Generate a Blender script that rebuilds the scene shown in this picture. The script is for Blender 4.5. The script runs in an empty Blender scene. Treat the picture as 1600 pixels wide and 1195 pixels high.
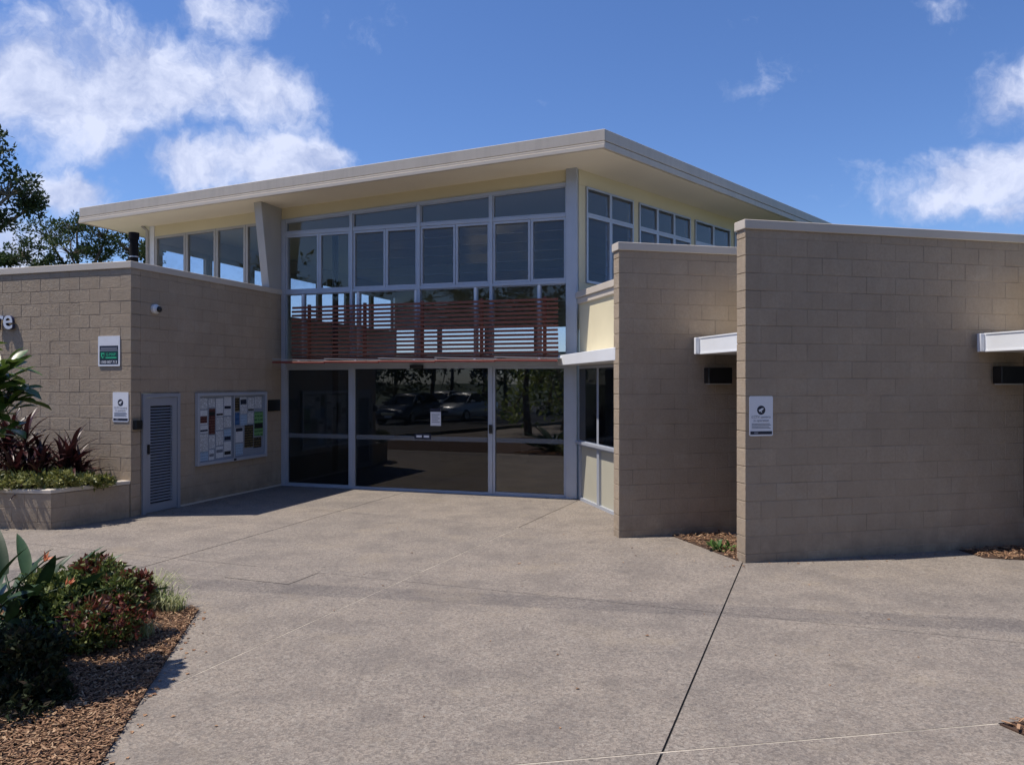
import bpy, bmesh, math, random
from mathutils import Matrix, Vector
R = math.radians
rnd = random.Random(7)
sc = bpy.context.scene
COL = sc.collection

# ------------------------------------------------------------------ camera
EYE = 2.05
FPX = 1220.0
cam_d = bpy.data.cameras.new('camera')
cam_d.sensor_width = 36.0
cam_d.lens = 36.0 * FPX / 1600.0
cam_d.clip_start = 0.05
cam_d.clip_end = 3000
cam = bpy.data.objects.new('camera', cam_d)
COL.objects.link(cam)
cam.location = (0, 0, EYE)
cam.rotation_euler = (R(90), 0, 0)
sc.camera = cam

# ------------------------------------------------------------------ sky
SUN_EL = 64.5
SUN_TO = Vector((-math.cos(R(6)), -math.sin(R(6)), 0)) * math.cos(R(SUN_EL)) + Vector((0, 0, math.sin(R(SUN_EL))))
world = bpy.data.worlds.new('World')
sc.world = world
world.use_nodes = True
wt = world.node_tree
wt.nodes.clear()
wn, wl = wt.nodes.new, wt.links.new
sky = wn('ShaderNodeTexSky')
sky.sky_type = 'NISHITA'
sky.sun_disc = False
sky.sun_elevation = R(SUN_EL)
sky.sun_rotation = math.atan2(SUN_TO.x, SUN_TO.y)
sky.altitude = 0
sky.air_density = 1.0
sky.dust_density = 0.3
sky.ozone_density = 3.0
tc = wn('ShaderNodeTexCoord')
nrm = wn('ShaderNodeVectorMath'); nrm.operation = 'NORMALIZE'
wl(tc.outputs['Generated'], nrm.inputs[0])

def wmath(op, a, b=None, c=None, clamp=False):
    n = wn('ShaderNodeMath'); n.operation = op; n.use_clamp = clamp
    for i, v in enumerate((a, b, c)):
        if v is None: continue
        if isinstance(v, (int, float)): n.inputs[i].default_value = v
        else: wl(v, n.inputs[i])
    return n.outputs[0]

def dirpx(x, y):
    return Vector(((x - 800) / FPX, 1, (598 - y) / FPX)).normalized()

# cumulus puffs: centre (as a heading in the sky), half width, half height, strength
puffs = [(40, 130, 170, 95, 1.0), (230, 115, 150, 75, 1.0), (390, 140, 110, 62, .95), (90, 60, 90, 80, .75),
         (310, 262, 70, 44, 1.05), (420, 258, 100, 50, 1.15), (500, 248, 50, 40, .95),
         (110, 298, 62, 36, 1.0), (10, 380, 80, 60, .85), (345, 20, 70, 26, .62),
         (1550, 270, 110, 50, .92), (1480, 312, 100, 34, .75), (1600, 140, 60, 50, .75), (1475, 18, 34, 13, .42),
         (1140, 142, 34, 16, .27), (1340, 285, 26, 12, .28), (1600, 330, 60, 30, .6)]
warp = wn('ShaderNodeTexNoise'); warp.inputs['Scale'].default_value = 9; warp.inputs['Detail'].default_value = 5
warp.inputs['Roughness'].default_value = .58
wl(nrm.outputs[0], warp.inputs['Vector'])
wsub = wn('ShaderNodeVectorMath'); wsub.operation = 'SUBTRACT'; wsub.inputs[1].default_value = (.5, .5, .5)
wl(warp.outputs['Color'], wsub.inputs[0])
wmul = wn('ShaderNodeVectorMath'); wmul.operation = 'SCALE'; wmul.inputs['Scale'].default_value = .10
wl(wsub.outputs[0], wmul.inputs[0])
wadd = wn('ShaderNodeVectorMath'); wadd.operation = 'ADD'
wl(nrm.outputs[0], wadd.inputs[0]); wl(wmul.outputs[0], wadd.inputs[1])
field = None
for (px, py, hw, hh, st) in puffs:
    c = dirpx(px, py)
    s = wn('ShaderNodeVectorMath'); s.operation = 'SUBTRACT'; s.inputs[1].default_value = c
    wl(wadd.outputs[0], s.inputs[0])
    m = wn('ShaderNodeVectorMath'); m.operation = 'MULTIPLY'
    k = FPX * 1.1
    m.inputs[1].default_value = (k / hw, 5.0, k / hh)
    wl(s.outputs[0], m.inputs[0])
    l = wn('ShaderNodeVectorMath'); l.operation = 'LENGTH'
    wl(m.outputs[0], l.inputs[0])
    v = wmath('MULTIPLY', wmath('SUBTRACT', 1.35, l.outputs['Value']), st)
    field = v if field is None else wmath('SMOOTH_MAX', field, v, .25)
# scattered cumulus over the rest of the sky
gn = wn('ShaderNodeTexNoise'); gn.inputs['Scale'].default_value = 2.6; gn.inputs['Detail'].default_value = 3
wl(wadd.outputs[0], gn.inputs['Vector'])
sepd = wn('ShaderNodeSeparateXYZ'); wl(nrm.outputs[0], sepd.inputs[0])
rest = wmath('MULTIPLY', wmath('SUBTRACT', .72, sepd.outputs['Y']), 4.0, clamp=True)
gen = wmath('SUBTRACT', wmath('MULTIPLY', wmath('MULTIPLY', wmath('SUBTRACT', gn.outputs['Fac'], .56), 7.0), rest), .15)
field = wmath('MAXIMUM', field, gen)
fb = wn('ShaderNodeTexNoise'); fb.inputs['Scale'].default_value = 12; fb.inputs['Detail'].default_value = 8
fb.inputs['Roughness'].default_value = .62
wl(wadd.outputs[0], fb.inputs['Vector'])
dens = wmath('ADD', field, wmath('MULTIPLY', wmath('SUBTRACT', fb.outputs['Fac'], .55), 2.1))
mr = wn('ShaderNodeMapRange'); mr.interpolation_type = 'SMOOTHSTEP'
mr.inputs['From Min'].default_value = .0; mr.inputs['From Max'].default_value = .9
mr.inputs['To Max'].default_value = .93
wl(dens, mr.inputs['Value'])
fb2 = wn('ShaderNodeTexNoise'); fb2.inputs['Scale'].default_value = 6; fb2.inputs['Detail'].default_value = 6
wl(wadd.outputs[0], fb2.inputs['Vector'])
shv = wn('ShaderNodeVectorMath'); shv.operation = 'ADD'; shv.inputs[1].default_value = (-.012, 0, .028)
wl(wadd.outputs[0], shv.inputs[0])
fb3 = wn('ShaderNodeTexNoise'); fb3.inputs['Scale'].default_value = 12; fb3.inputs['Detail'].default_value = 5; fb3.inputs['Roughness'].default_value = .62
wl(shv.outputs[0], fb3.inputs['Vector'])
shade = wmath('ADD', wmath('MULTIPLY', wmath('SUBTRACT', fb.outputs['Fac'], fb3.outputs['Fac']), 3.2), .1)
ccol = wn('ShaderNodeMix'); ccol.data_type = 'RGBA'
ccol.inputs['A'].default_value = (4.0, 4.7, 7.0, 1)
ccol.inputs['B'].default_value = (6.9, 7.4, 9.2, 1)
cf = wn('ShaderNodeMapRange'); cf.inputs['From Min'].default_value = .3; cf.inputs['From Max'].default_value = .62
wl(fb2.outputs['Fac'], cf.inputs['Value']); wl(wmath('ADD', wmath('MULTIPLY', cf.outputs[0], .75), shade, clamp=True), ccol.inputs['Factor'])
hs = wn('ShaderNodeHueSaturation'); hs.inputs['Saturation'].default_value = 1.05; hs.inputs['Value'].default_value = 1.0
tint = wn('ShaderNodeMix'); tint.data_type = 'RGBA'; tint.blend_type = 'MULTIPLY'; tint.inputs['Factor'].default_value = 1
tint.inputs['B'].default_value = (.86, .965, 1.25, 1)
wl(sky.outputs[0], tint.inputs['A']); wl(tint.outputs['Result'], hs.inputs['Color'])
mixc = wn('ShaderNodeMix'); mixc.data_type = 'RGBA'
wl(mr.outputs[0], mixc.inputs['Factor']); wl(hs.outputs[0], mixc.inputs['A']); wl(ccol.outputs['Result'], mixc.inputs['B'])
bg = wn('ShaderNodeBackground'); bg.inputs['Strength'].default_value = 0.085
wl(mixc.outputs['Result'], bg.inputs['Color'])
wo = wn('ShaderNodeOutputWorld'); wl(bg.outputs[0], wo.inputs['Surface'])

# ------------------------------------------------------------------ sun, exposure
sd = bpy.data.lights.new('sun', 'SUN'); sd.energy = 4.0; sd.angle = R(.53); sd.color = (1, .93, .82)
sun = bpy.data.objects.new('sun', sd); COL.objects.link(sun)
sun.location = (-20, -5, 40)
sun.rotation_euler = SUN_TO.to_track_quat('Z', 'Y').to_euler()
vs = sc.view_settings
sc.display_settings.display_device = 'sRGB'
vs.view_transform = 'Standard'; vs.look = 'None'; vs.exposure = 0.42; vs.gamma = 1.0
vs.use_curve_mapping = False
sc.cycles.use_denoising = True
sc.cycles.adaptive_threshold = .02
sc.cycles.caustics_reflective = False
sc.cycles.caustics_refractive = False
sc.cycles.max_bounces = 7
sc.cycles.diffuse_bounces = 3
sc.cycles.glossy_bounces = 3
sc.cycles.transparent_max_bounces = 16
sc.cycles.sample_clamp_indirect = 6

# ------------------------------------------------------------------ materials
def srgb(r, g, b):
    f = lambda c: c / 12.92 if c <= .04045 else ((c + .055) / 1.055) ** 2.4
    return tuple(f(x / 255) for x in (r, g, b))

class NT:
    def __init__(s, name):
        s.m = bpy.data.materials.new(name); s.m.use_nodes = True
        s.t = s.m.node_tree; s.t.nodes.clear()
        s.out = s.t.nodes.new('ShaderNodeOutputMaterial')
    def n(s, typ, **kw):
        x = s.t.nodes.new('ShaderNode' + typ)
        for k, v in kw.items():
            if k.startswith('_'): setattr(x, k[1:], v)
            else:
                k = k.replace('__', ' ')
                if hasattr(v, 'is_linked') or isinstance(v, bpy.types.NodeSocket): s.t.links.new(v, x.inputs[k])
                else: x.inputs[k].default_value = v
        return x
    def l(s, a, b): s.t.links.new(a, b)
    def math(s, op, a, b=0.0, clamp=False):
        x = s.t.nodes.new('ShaderNodeMath'); x.operation = op; x.use_clamp = clamp
        for i, v in enumerate((a, b)):
            if isinstance(v, (int, float)): x.inputs[i].default_value = v
            else: s.l(v, x.inputs[i])
        return x.outputs[0]
    def mix(s, f, a, b, blend='MIX'):
        x = s.t.nodes.new('ShaderNodeMix'); x.data_type = 'RGBA'; x.blend_type = blend
        for k, v in (('Factor', f), ('A', a), ('B', b)):
            if isinstance(v, bpy.types.NodeSocket): s.l(v, x.inputs[k])
            elif isinstance(v, (int, float)): x.inputs[k].default_value = v
            else: x.inputs[k].default_value = (*v[:3], 1)
        return x.outputs['Result']
    def noise(s, scale, detail=4, rough=.55, vec=None):
        x = s.n('TexNoise', Scale=scale, Detail=detail, Roughness=rough)
        if vec is None: vec = s.coord()
        s.l(vec, x.inputs['Vector']); return x.outputs['Fac']
    def coord(s):
        g = s.n('NewGeometry'); return g.outputs['Position']
    def ramp(s, v, a, b, lo=0.0, hi=1.0):
        x = s.n('MapRange'); s.l(v, x.inputs['Value'])
        x.inputs['From Min'].default_value = a; x.inputs['From Max'].default_value = b
        x.inputs['To Min'].default_value = lo; x.inputs['To Max'].default_value = hi
        return x.outputs[0]
    def pbr(s, col, rough=.6, metal=0., bump=None, bstr=.3, bdist=.01, spec=.5):
        p = s.n('BsdfPrincipled')
        if isinstance(col, bpy.types.NodeSocket): s.l(col, p.inputs['Base Color'])
        else: p.inputs['Base Color'].default_value = (*col[:3], 1)
        if isinstance(rough, bpy.types.NodeSocket): s.l(rough, p.inputs['Roughness'])
        else: p.inputs['Roughness'].default_value = rough
        p.inputs['Metallic'].default_value = metal
        p.inputs['Specular IOR Level'].default_value = spec
        if bump is not None:
            b = s.n('Bump', Strength=bstr, Distance=bdist); s.l(bump, b.inputs['Height'])
            s.l(b.outputs[0], p.inputs['Normal'])
        s.l(p.outputs[0], s.out.inputs['Surface']); return p

M = {}
def plain(name, col, rough=.55, metal=0., var=.10, scale=2.5, bump=.08, spec=.5):
    t = NT(name)
    f = t.noise(scale, 5)
    c = t.mix(t.ramp(f, .3, .7), tuple(x * (1 - var) for x in col), tuple(min(1, x * (1 + var)) for x in col))
    rr = t.ramp(t.noise(scale * 4, 3), .3, .7, rough * .85, min(1, rough * 1.15))
    t.pbr(c, rr, metal, t.noise(120, 2), bump, .002, spec)
    M[name] = t.m; return t.m

def paint_block(name, col):
    t = NT(name)
    oi = t.n('ObjectInfo')
    pos = t.coord()
    big = t.ramp(t.noise(1.1, 7, .68), .3, .72)
    c = t.mix(big, tuple(x * .86 for x in col), tuple(x * 1.12 for x in col))
    c = t.mix(t.ramp(t.noise(30, 6, .75), .36, .66, 0, .45), c, tuple(x * .62 for x in col))
    c = t.mix(t.ramp(t.noise(4.5, 6, .7), .48, .72, 0, .35), c, (.40, .36, .30))
    c = t.mix(t.ramp(oi.outputs['Random'], 0, 1, 0, 1), c, t.mix(.5, c, tuple(x * .78 for x in col)))
    # rain streaks: noise stretched downwards
    mp = t.n('Mapping'); mp.inputs['Scale'].default_value = (6, 6, .5); t.l(pos, mp.inputs['Vector'])
    st = t.ramp(t.noise(1.0, 5, .6, mp.outputs[0]), .50, .75, 0, .38)
    c = t.mix(st, c, tuple(x * .72 for x in col))
    # splash dirt close to the ground
    sx = t.n('SeparateXYZ'); t.l(pos, sx.inputs[0])
    low = t.math('MULTIPLY', t.ramp(sx.outputs['Z'], .0, .45, 1, 0), t.ramp(t.noise(5, 4), .35, .65))
    c = t.mix(t.math('MULTIPLY', low, .5), c, (.12, .10, .085))
    scf = t.ramp(t.noise(2.3, 8, .72), .66, .74, 0, .22)
    c = t.mix(scf, c, (.5, .46, .42))
    fine = t.noise(70, 4, .7); med = t.noise(22, 3)
    h = t.math('ADD', fine, t.math('MULTIPLY', med, .8))
    t.pbr(c, .88, 0, h, 1.0, .008, .2)
    M[name] = t.m

paint_block('block', srgb(174, 157, 138))
plain('mortar', srgb(148, 133, 116), .9, var=.38, scale=2.2, bump=.4)
plain('cap', srgb(196, 186, 174), .55, var=.05, scale=1.4)
plain('panel', srgb(176, 172, 156), .6, var=.04, scale=1.2)
plain('cream', srgb(214, 203, 172), .75, var=.04, scale=1.2)
plain('soffit', srgb(232, 222, 202), .7, var=.04, scale=.9)
plain('fascia', srgb(198, 188, 176), .5, var=.06, scale=1.2)
plain('rooftop', srgb(170, 165, 158), .5, var=.08)
plain('silver', srgb(176, 181, 192), .42, .25, var=.05, scale=3)
plain('fin', srgb(172, 170, 168), .6, .0, var=.06, scale=2)
plain('white', srgb(226, 228, 232), .4, var=.03, scale=2)
plain('black', (.008, .008, .009), .4, var=.1)
plain('doorgrey', srgb(146, 150, 160), .5, .1, var=.05)
plain('slat', srgb(116, 66, 50), .6, var=.22, scale=6)
plain('rededge', srgb(128, 58, 50), .5, var=.1)
plain('polycarb', srgb(168, 172, 176), .35, var=.08)
plain('interior', srgb(196, 190, 182), .85, var=.05)
plain('floorin', srgb(84, 82, 82), .4, var=.1)
plain('blackpipe', (.008, .008, .009), .75, var=.2, spec=.15)
plain('navy', srgb(22, 28, 52), .45, var=.05)
plain('signwhite', srgb(222, 224, 232), .4, var=.02)
plain('signgreen', srgb(52, 190, 140), .4, var=.02)
plain('signteal', srgb(10, 66, 62), .4, var=.02)
plain('boardback', srgb(150, 158, 172), .7, var=.05)
plain('inkgrey', srgb(120, 124, 138), .5, var=.03)
plain('letter', srgb(205, 208, 220), .35, .2, var=.02)
plain('letterside', srgb(46, 50, 84), .5, var=.02)
plain('bark', srgb(96, 84, 72), .9, var=.3, scale=8, bump=.6)
plain('barkgrey', srgb(120, 112, 100), .9, var=.25, scale=7, bump=.6)
plain('tyre', (.012, .012, .012), .8)
plain('rim', (.45, .45, .47), .3, .9)
plain('chrome', (.7, .7, .72), .15, 1.)
plain('lens', (.75, .77, .8), .12, .3)
plain('asphalt', (.05, .05, .052), .9, var=.25, scale=5, bump=.5)
plain('timber', srgb(110, 98, 84), .85, var=.25, scale=6)
plain('rubber', (.015, .015, .016), .7)

def glass(name, tint, base=.05, body=(.02, .025, .03), bodyf=.0):
    t = NT(name)
    lw = t.n('LayerWeight', Blend=.5)
    f5 = t.math('POWER', lw.outputs['Facing'], 5.0)
    fr = t.math('ADD', t.math('MULTIPLY', f5, .65), base, clamp=True)
    # slight waviness of float glass
    tr = t.n('BsdfTransparent'); tr.inputs['Color'].default_value = (*tint, 1)
    gl = t.n('BsdfGlossy', Roughness=.0); gl.inputs['Color'].default_value = (1, .98, .95, 1)
    b = t.n('Bump', Strength=.02, Distance=.02); t.l(t.noise(1.6, 1), b.inputs['Height']); t.l(b.outputs[0], gl.inputs['Normal'])
    df = t.n('BsdfDiffuse'); df.inputs['Color'].default_value = (*body, 1)
    m0 = t.n('MixShader'); m0.inputs[0].default_value = bodyf
    t.l(tr.outputs[0], m0.inputs[1]); t.l(df.outputs[0], m0.inputs[2])
    mx = t.n('MixShader'); t.l(fr, mx.inputs[0]); t.l(m0.outputs[0], mx.inputs[1]); t.l(gl.outputs[0], mx.inputs[2])
    t.l(mx.outputs[0], t.out.inputs['Surface'])
    M[name] = t.m
glass('glass_door', (.32, .34, .37), .06)
glass('glass_side', (.30, .33, .37), .115)
glass('glass_upper', (.84, .86, .89), .04)
glass('glass_clear', (.93, .94, .96), .03)
glass('glass_board', (.95, .96, .97), .012)
glass('decal', (.55, .58, .62), .02, (.55, .58, .62), .22)
glass('glass_car', (.12, .13, .14), .05)

def concrete():
    t = NT('concrete')
    pos = t.coord()
    oi = t.n('ObjectInfo')
    v1 = t.n('TexVoronoi', Scale=80.0); t.l(pos, v1.inputs['Vector'])
    v2 = t.n('TexVoronoi', Scale=44.0); t.l(pos, v2.inputs['Vector'])
    sep1 = t.n('SeparateColor'); t.l(v1.outputs['Color'], sep1.inputs[0])
    sep2 = t.n('SeparateColor'); t.l(v2.outputs['Color'], sep2.inputs[0])
    base = t.mix(t.ramp(t.noise(.55, 6, .62), .32, .68), srgb(153, 143, 137), srgb(188, 173, 158))
    g = t.mix(sep1.outputs[0], srgb(116, 108, 104), srgb(212, 199, 186))
    g2 = t.mix(sep2.outputs[0], srgb(100, 96, 95), srgb(212, 203, 192))
    c = t.mix(.55, base, g)
    c = t.mix(t.math('MULTIPLY', t.ramp(sep2.outputs[1], .62, .66), .42), c, g2)
    c = t.mix(t.ramp(t.noise(150, 3, .7), .35, .7, .0, .30), c, srgb(92, 88, 86))
    # worn and stained areas
    c = t.mix(t.ramp(t.noise(1.7, 7, .65), .44, .72, 0, .55), c, srgb(116, 109, 107))
    c = t.mix(t.ramp(t.noise(.9, 5, .7), .55, .8, 0, .5), c, srgb(188, 172, 148))
    mp = t.n('Mapping'); mp.inputs['Scale'].default_value = (.9, 3.2, 1); mp.inputs['Rotation'].default_value = (0, 0, R(-22)); t.l(pos, mp.inputs['Vector'])
    c = t.mix(t.ramp(t.noise(1.2, 6, .7, mp.outputs[0]), .55, .8, 0, .30), c, srgb(112, 108, 108))
    c = t.mix(t.math('MULTIPLY', oi.outputs['Random'], .10), c, (.2, .19, .18))
    vg = t.n('TexVoronoi', Scale=2.6); t.l(pos, vg.inputs['Vector'])
    c = t.mix(t.ramp(vg.outputs['Distance'], .028, .045, .55, 0), c, srgb(70, 66, 64))
    vg2 = t.n('TexVoronoi', Scale=1.1); t.l(pos, vg2.inputs['Vector'])
    c = t.mix(t.ramp(t.math('ADD', vg2.outputs['Distance'], t.math('MULTIPLY', t.noise(7, 4), .25)), .16, .24, .35, 0), c, srgb(104, 98, 95))
    c = t.mix(1.0, c, (.625, .618, .608), 'MULTIPLY')
    h = t.math('ADD', v1.outputs['Distance'], t.noise(60, 4, .7))
    t.pbr(c, .88, 0, h, .45, .006, .3)
    M['concrete'] = t.m
concrete()
def fascia_mat():
    t = NT('fascia'); col = srgb(192, 182, 170)
    mp = t.n('Mapping'); mp.inputs['Scale'].default_value = (7, 7, .6); t.l(t.coord(), mp.inputs['Vector'])
    c = t.mix(t.ramp(t.noise(1.0, 6, .65, mp.outputs[0]), .45, .75, 0, .5), col, tuple(x * .72 for x in col))
    c = t.mix(t.ramp(t.noise(1.5, 5), .4, .7, 0, .3), c, tuple(x * .85 for x in col))
    t.pbr(c, .5, 0, t.noise(4, 2), .05, .01); M['fascia'] = t.m
fascia_mat()
plain('blade_edge', srgb(205, 215, 215), .4, var=.03)
plain('lawn', (.05, .065, .028), .95, var=.35, scale=1.5, bump=.8)
plain('joint_dark', (.03, .028, .026), .95, var=.3, scale=9)
plain('joint_light', srgb(178, 168, 154), .9, var=.45, scale=4)
plain('soil', srgb(70, 50, 38), .95, var=.35, scale=14, bump=.8)

def island_mat(name, cols, rough=.6, transl=0., spec=.3, clump=None):
    """colour differs from leaf to leaf (or chip to chip)"""
    t = NT(name)
    g = t.n('NewGeometry')
    cr = t.n('ValToRGB'); t.l(g.outputs['Random Per Island'], cr.inputs[0])
    e = cr.color_ramp.elements
    while len(e) > 1: e.remove(e[-1])
    e[0].position = 0; e[0].color = (*cols[0], 1)
    for i, c in enumerate(cols[1:]):
        x = e.new((i + 1) / (len(cols) - 1)); x.color = (*c, 1)
    col = cr.outputs[0]
    if clump:
        col = t.mix(t.ramp(t.noise(clump[0], 3), .40, .62, 0, clump[1]), col, clump[2])
    p = t.pbr(col, rough, 0, None, spec=spec)
    if transl > 0:
        tr = t.n('BsdfTranslucent'); t.l(col, tr.inputs['Color'])
        mx = t.n('MixShader'); mx.inputs[0].default_value = transl
        t.l(p.outputs[0], mx.inputs[1]); t.l(tr.outputs[0], mx.inputs[2]); t.l(mx.outputs[0], t.out.inputs['Surface'])
    M[name] = t.m
def leaf_mat(name, c0, c1, rough=.4, transl=.2, spec=.5):
    t = NT(name)
    oi = t.n('ObjectInfo')
    col = t.mix(oi.outputs['Random'], c0, c1)
    col = t.mix(t.ramp(t.noise(9, 3), .4, .7, 0, .35), col, tuple(x * .6 for x in c0))
    p = t.pbr(col, rough, 0, t.noise(60, 2), .15, .003, spec)
    tr = t.n('BsdfTranslucent'); t.l(col, tr.inputs['Color'])
    mx = t.n('MixShader'); mx.inputs[0].default_value = transl
    t.l(p.outputs[0], mx.inputs[1]); t.l(tr.outputs[0], mx.inputs[2]); t.l(mx.outputs[0], t.out.inputs['Surface'])
    M[name] = t.m
island_mat('mulch', [(.12, .06, .034), (.25, .14, .08), (.38, .23, .135), (.17, .09, .055), (.50, .34, .21)], .85)
island_mat('tree_leaf', [(.022, .040, .016), (.045, .070, .026), (.075, .10, .04), (.035, .055, .022)], .55, .2)
island_mat('pine_leaf', [(.022, .045, .014), (.05, .085, .024), (.085, .12, .036), (.03, .055, .018)], .6, .2)
island_mat('bright_leaf', [(.09, .14, .03), (.2, .26, .06), (.34, .38, .12), (.14, .2, .05)], .5, .5)
island_mat('nandina', [(.07, .11, .026), (.15, .19, .045), (.10, .13, .035), (.22, .24, .07), (.08, .11, .03)], .45, .25, .5)
island_mat('nandina_red', [(.10, .022, .014), (.18, .035, .022), (.08, .04, .018), (.26, .08, .06), (.07, .07, .025)], .45, .25, .5)
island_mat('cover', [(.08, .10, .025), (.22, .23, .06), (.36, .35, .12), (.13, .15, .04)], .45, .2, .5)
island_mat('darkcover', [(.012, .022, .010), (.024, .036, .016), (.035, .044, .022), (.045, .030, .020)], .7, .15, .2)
island_mat('grass', [(.24, .28, .09), (.42, .44, .22), (.55, .54, .34), (.18, .24, .07)], .5, .25)
leaf_mat('strelitzia', (.016, .038, .016), (.042, .085, .034), .45, .12, .35)
leaf_mat('bigleaf', (.05, .105, .018), (.13, .19, .035), .35, .22, .6)
leaf_mat('cordyline', (.022, .010, .012), (.075, .020, .022), .4, .15, .45)
leaf_mat('flower', (.75, .24, .10), (.85, .38, .22), .5, .3)
leaf_mat('greenplant', (.06, .13, .03), (.12, .22, .05), .45, .2)

# ------------------------------------------------------------------ mesh helpers
I4 = Matrix.Identity(4)
def frame(origin, xdir, ydir=None):
    x = Vector((*xdir, 0)).normalized()
    y = Vector((-x.y, x.x, 0))
    o = Vector(origin) if len(origin) == 3 else Vector((*origin, 0))
    return Matrix(((x.x, y.x, 0, o.x), (x.y, y.y, 0, o.y), (0, 0, 1, o.z), (0, 0, 0, 1)))

class MB:
    def __init__(s): s.v = []; s.f = []; s.smooth = False
    def add(s, vs, fs, m=I4):
        o = len(s.v)
        s.v += [tuple(m @ Vector(p)) for p in vs]
        s.f += [tuple(i + o for i in f) for f in fs]
        return s
    def hexa(s, p, m=I4):   # 4 bottom points anticlockwise, then 4 top points
        return s.add(p, [(3, 2, 1, 0), (4, 5, 6, 7), (0, 1, 5, 4), (1, 2, 6, 5), (2, 3, 7, 6), (3, 0, 4, 7)], m)
    def box(s, x0, x1, y0, y1, z0, z1, m=I4):
        return s.hexa([(x0, y0, z0), (x1, y0, z0), (x1, y1, z0), (x0, y1, z0), (x0, y0, z1), (x1, y0, z1), (x1, y1, z1), (x0, y1, z1)], m)
    def prism(s, poly, z0, z1, m=I4):
        n = len(poly)
        a = sum(poly[i][0] * poly[(i + 1) % n][1] - poly[(i + 1) % n][0] * poly[i][1] for i in range(n))
        if a < 0: poly = poly[::-1]
        f0 = z0 if callable(z0) else (lambda x, y: z0)
        f1 = z1 if callable(z1) else (lambda x, y: z1)
        vs = [(x, y, f0(x, y)) for x, y in poly] + [(x, y, f1(x, y)) for x, y in poly]
        fs = [tuple(range(n))[::-1], tuple(range(n, 2 * n))] + [(i, (i + 1) % n, n + (i + 1) % n, n + i) for i in range(n)]
        return s.add(vs, fs, m)
    def tube(s, pts, rads, n=8, m=I4, cap=True):
        pts = [Vector(p) for p in pts]
        vs, fs = [], []
        prev = None
        for i, p in enumerate(pts):
            d = (pts[min(i + 1, len(pts) - 1)] - pts[max(i - 1, 0)]).normalized()
            if prev is None:
                a = d.orthogonal().normalized()
            else:
                a = (prev - d * prev.dot(d)).normalized()
            prev = a
            b = d.cross(a)
            r = rads[i] if isinstance(rads, (list, tuple)) else rads
            for k in range(n):
                t = 2 * math.pi * k / n
                vs.append(tuple(p + (a * math.cos(t) + b * math.sin(t)) * r))
        for i in range(len(pts) - 1):
            for k in range(n):
                k2 = (k + 1) % n
                fs.append((i * n + k, i * n + k2, (i + 1) * n + k2, (i + 1) * n + k))
        if cap:
            fs.append(tuple(range(n))[::-1]); fs.append(tuple((len(pts) - 1) * n + k for k in range(n)))
        return s.add(vs, fs, m)
    def lathe(s, prof, n=20, m=I4):   # prof: (r, z) bottom to top
        vs, fs = [], []
        for r, z in prof:
            for k in range(n):
                t = 2 * math.pi * k / n
                vs.append((r * math.cos(t), r * math.sin(t), z))
        for i in range(len(prof) - 1):
            for k in range(n):
                k2 = (k + 1) % n
                fs.append((i * n + k, i * n + k2, (i + 1) * n + k2, (i + 1) * n + k))
        fs.append(tuple(range(n))[::-1]); fs.append(tuple((len(prof) - 1) * n + k for k in range(n)))
        return s.add(vs, fs, m)
    def mesh(s, name, mat, bevel=0., smooth=False):
        me = bpy.data.meshes.new(name)
        me.from_pydata(s.v, [], s.f)
        if bevel:
            bm = bmesh.new(); bm.from_mesh(me)
            bmesh.ops.bevel(bm, geom=bm.edges[:], offset=bevel, segments=1, affect='EDGES', clamp_overlap=True)
            bm.to_mesh(me); bm.free()
        me.materials.append(M[mat] if isinstance(mat, str) else mat)
        if smooth: me.polygons.foreach_set('use_smooth', [True] * len(me.polygons))
        me.update(); return me
    def build(s, name, mat, parent=None, bevel=0., smooth=False):
        return link(name, s.mesh(name, mat, bevel, smooth), parent)

def root_loc(o):
    p = Vector((0, 0, 0))
    return p
def link(name, me, parent=None, mw=None):
    o = bpy.data.objects.new(name, me); COL.objects.link(o)
    if parent is not None:
        o.parent = parent
        o.matrix_parent_inverse = WORLD[parent].inverted()
    WORLD[o] = mw if mw is not None else Matrix.Identity(4)
    if mw is not None: o.matrix_basis = mw
    return o
WORLD = {}
def tag(o, label, cat=None, group=None, kind=None):
    o['label'] = label
    if cat: o['category'] = cat
    if group: o['group'] = group
    if kind: o['kind'] = kind
    return o
def thing(name, loc, label, cat, group=None):
    o = bpy.data.objects.new(name, None); COL.objects.link(o)
    o.location = loc; o.empty_display_size = .2
    WORLD[o] = Matrix.Translation(Vector(loc))
    return tag(o, label, cat, group)
def structure(o, label=None):
    o['kind'] = 'structure'
    if label: o['label'] = label
    return o

def ground(px, py):
    Y = FPX * EYE / (py - 598); return Vector(((px - 800) * Y / FPX, Y, 0))
def text_mesh(txt, size, mat, depth=.0, align='CENTER', bold=0.):
    cu = bpy.data.curves.new('text', 'FONT'); cu.body = txt; cu.size = size; cu.extrude = depth; cu.align_x = align
    cu.offset = bold; cu.resolution_u = 4
    ob = bpy.data.objects.new('text', cu); COL.objects.link(ob)
    dg = bpy.context.evaluated_depsgraph_get()
    me = bpy.data.meshes.new_from_object(ob.evaluated_get(dg))
    bpy.data.objects.remove(ob); bpy.data.curves.remove(cu)
    me.materials.clear(); me.materials.append(M[mat]); return me

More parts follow.
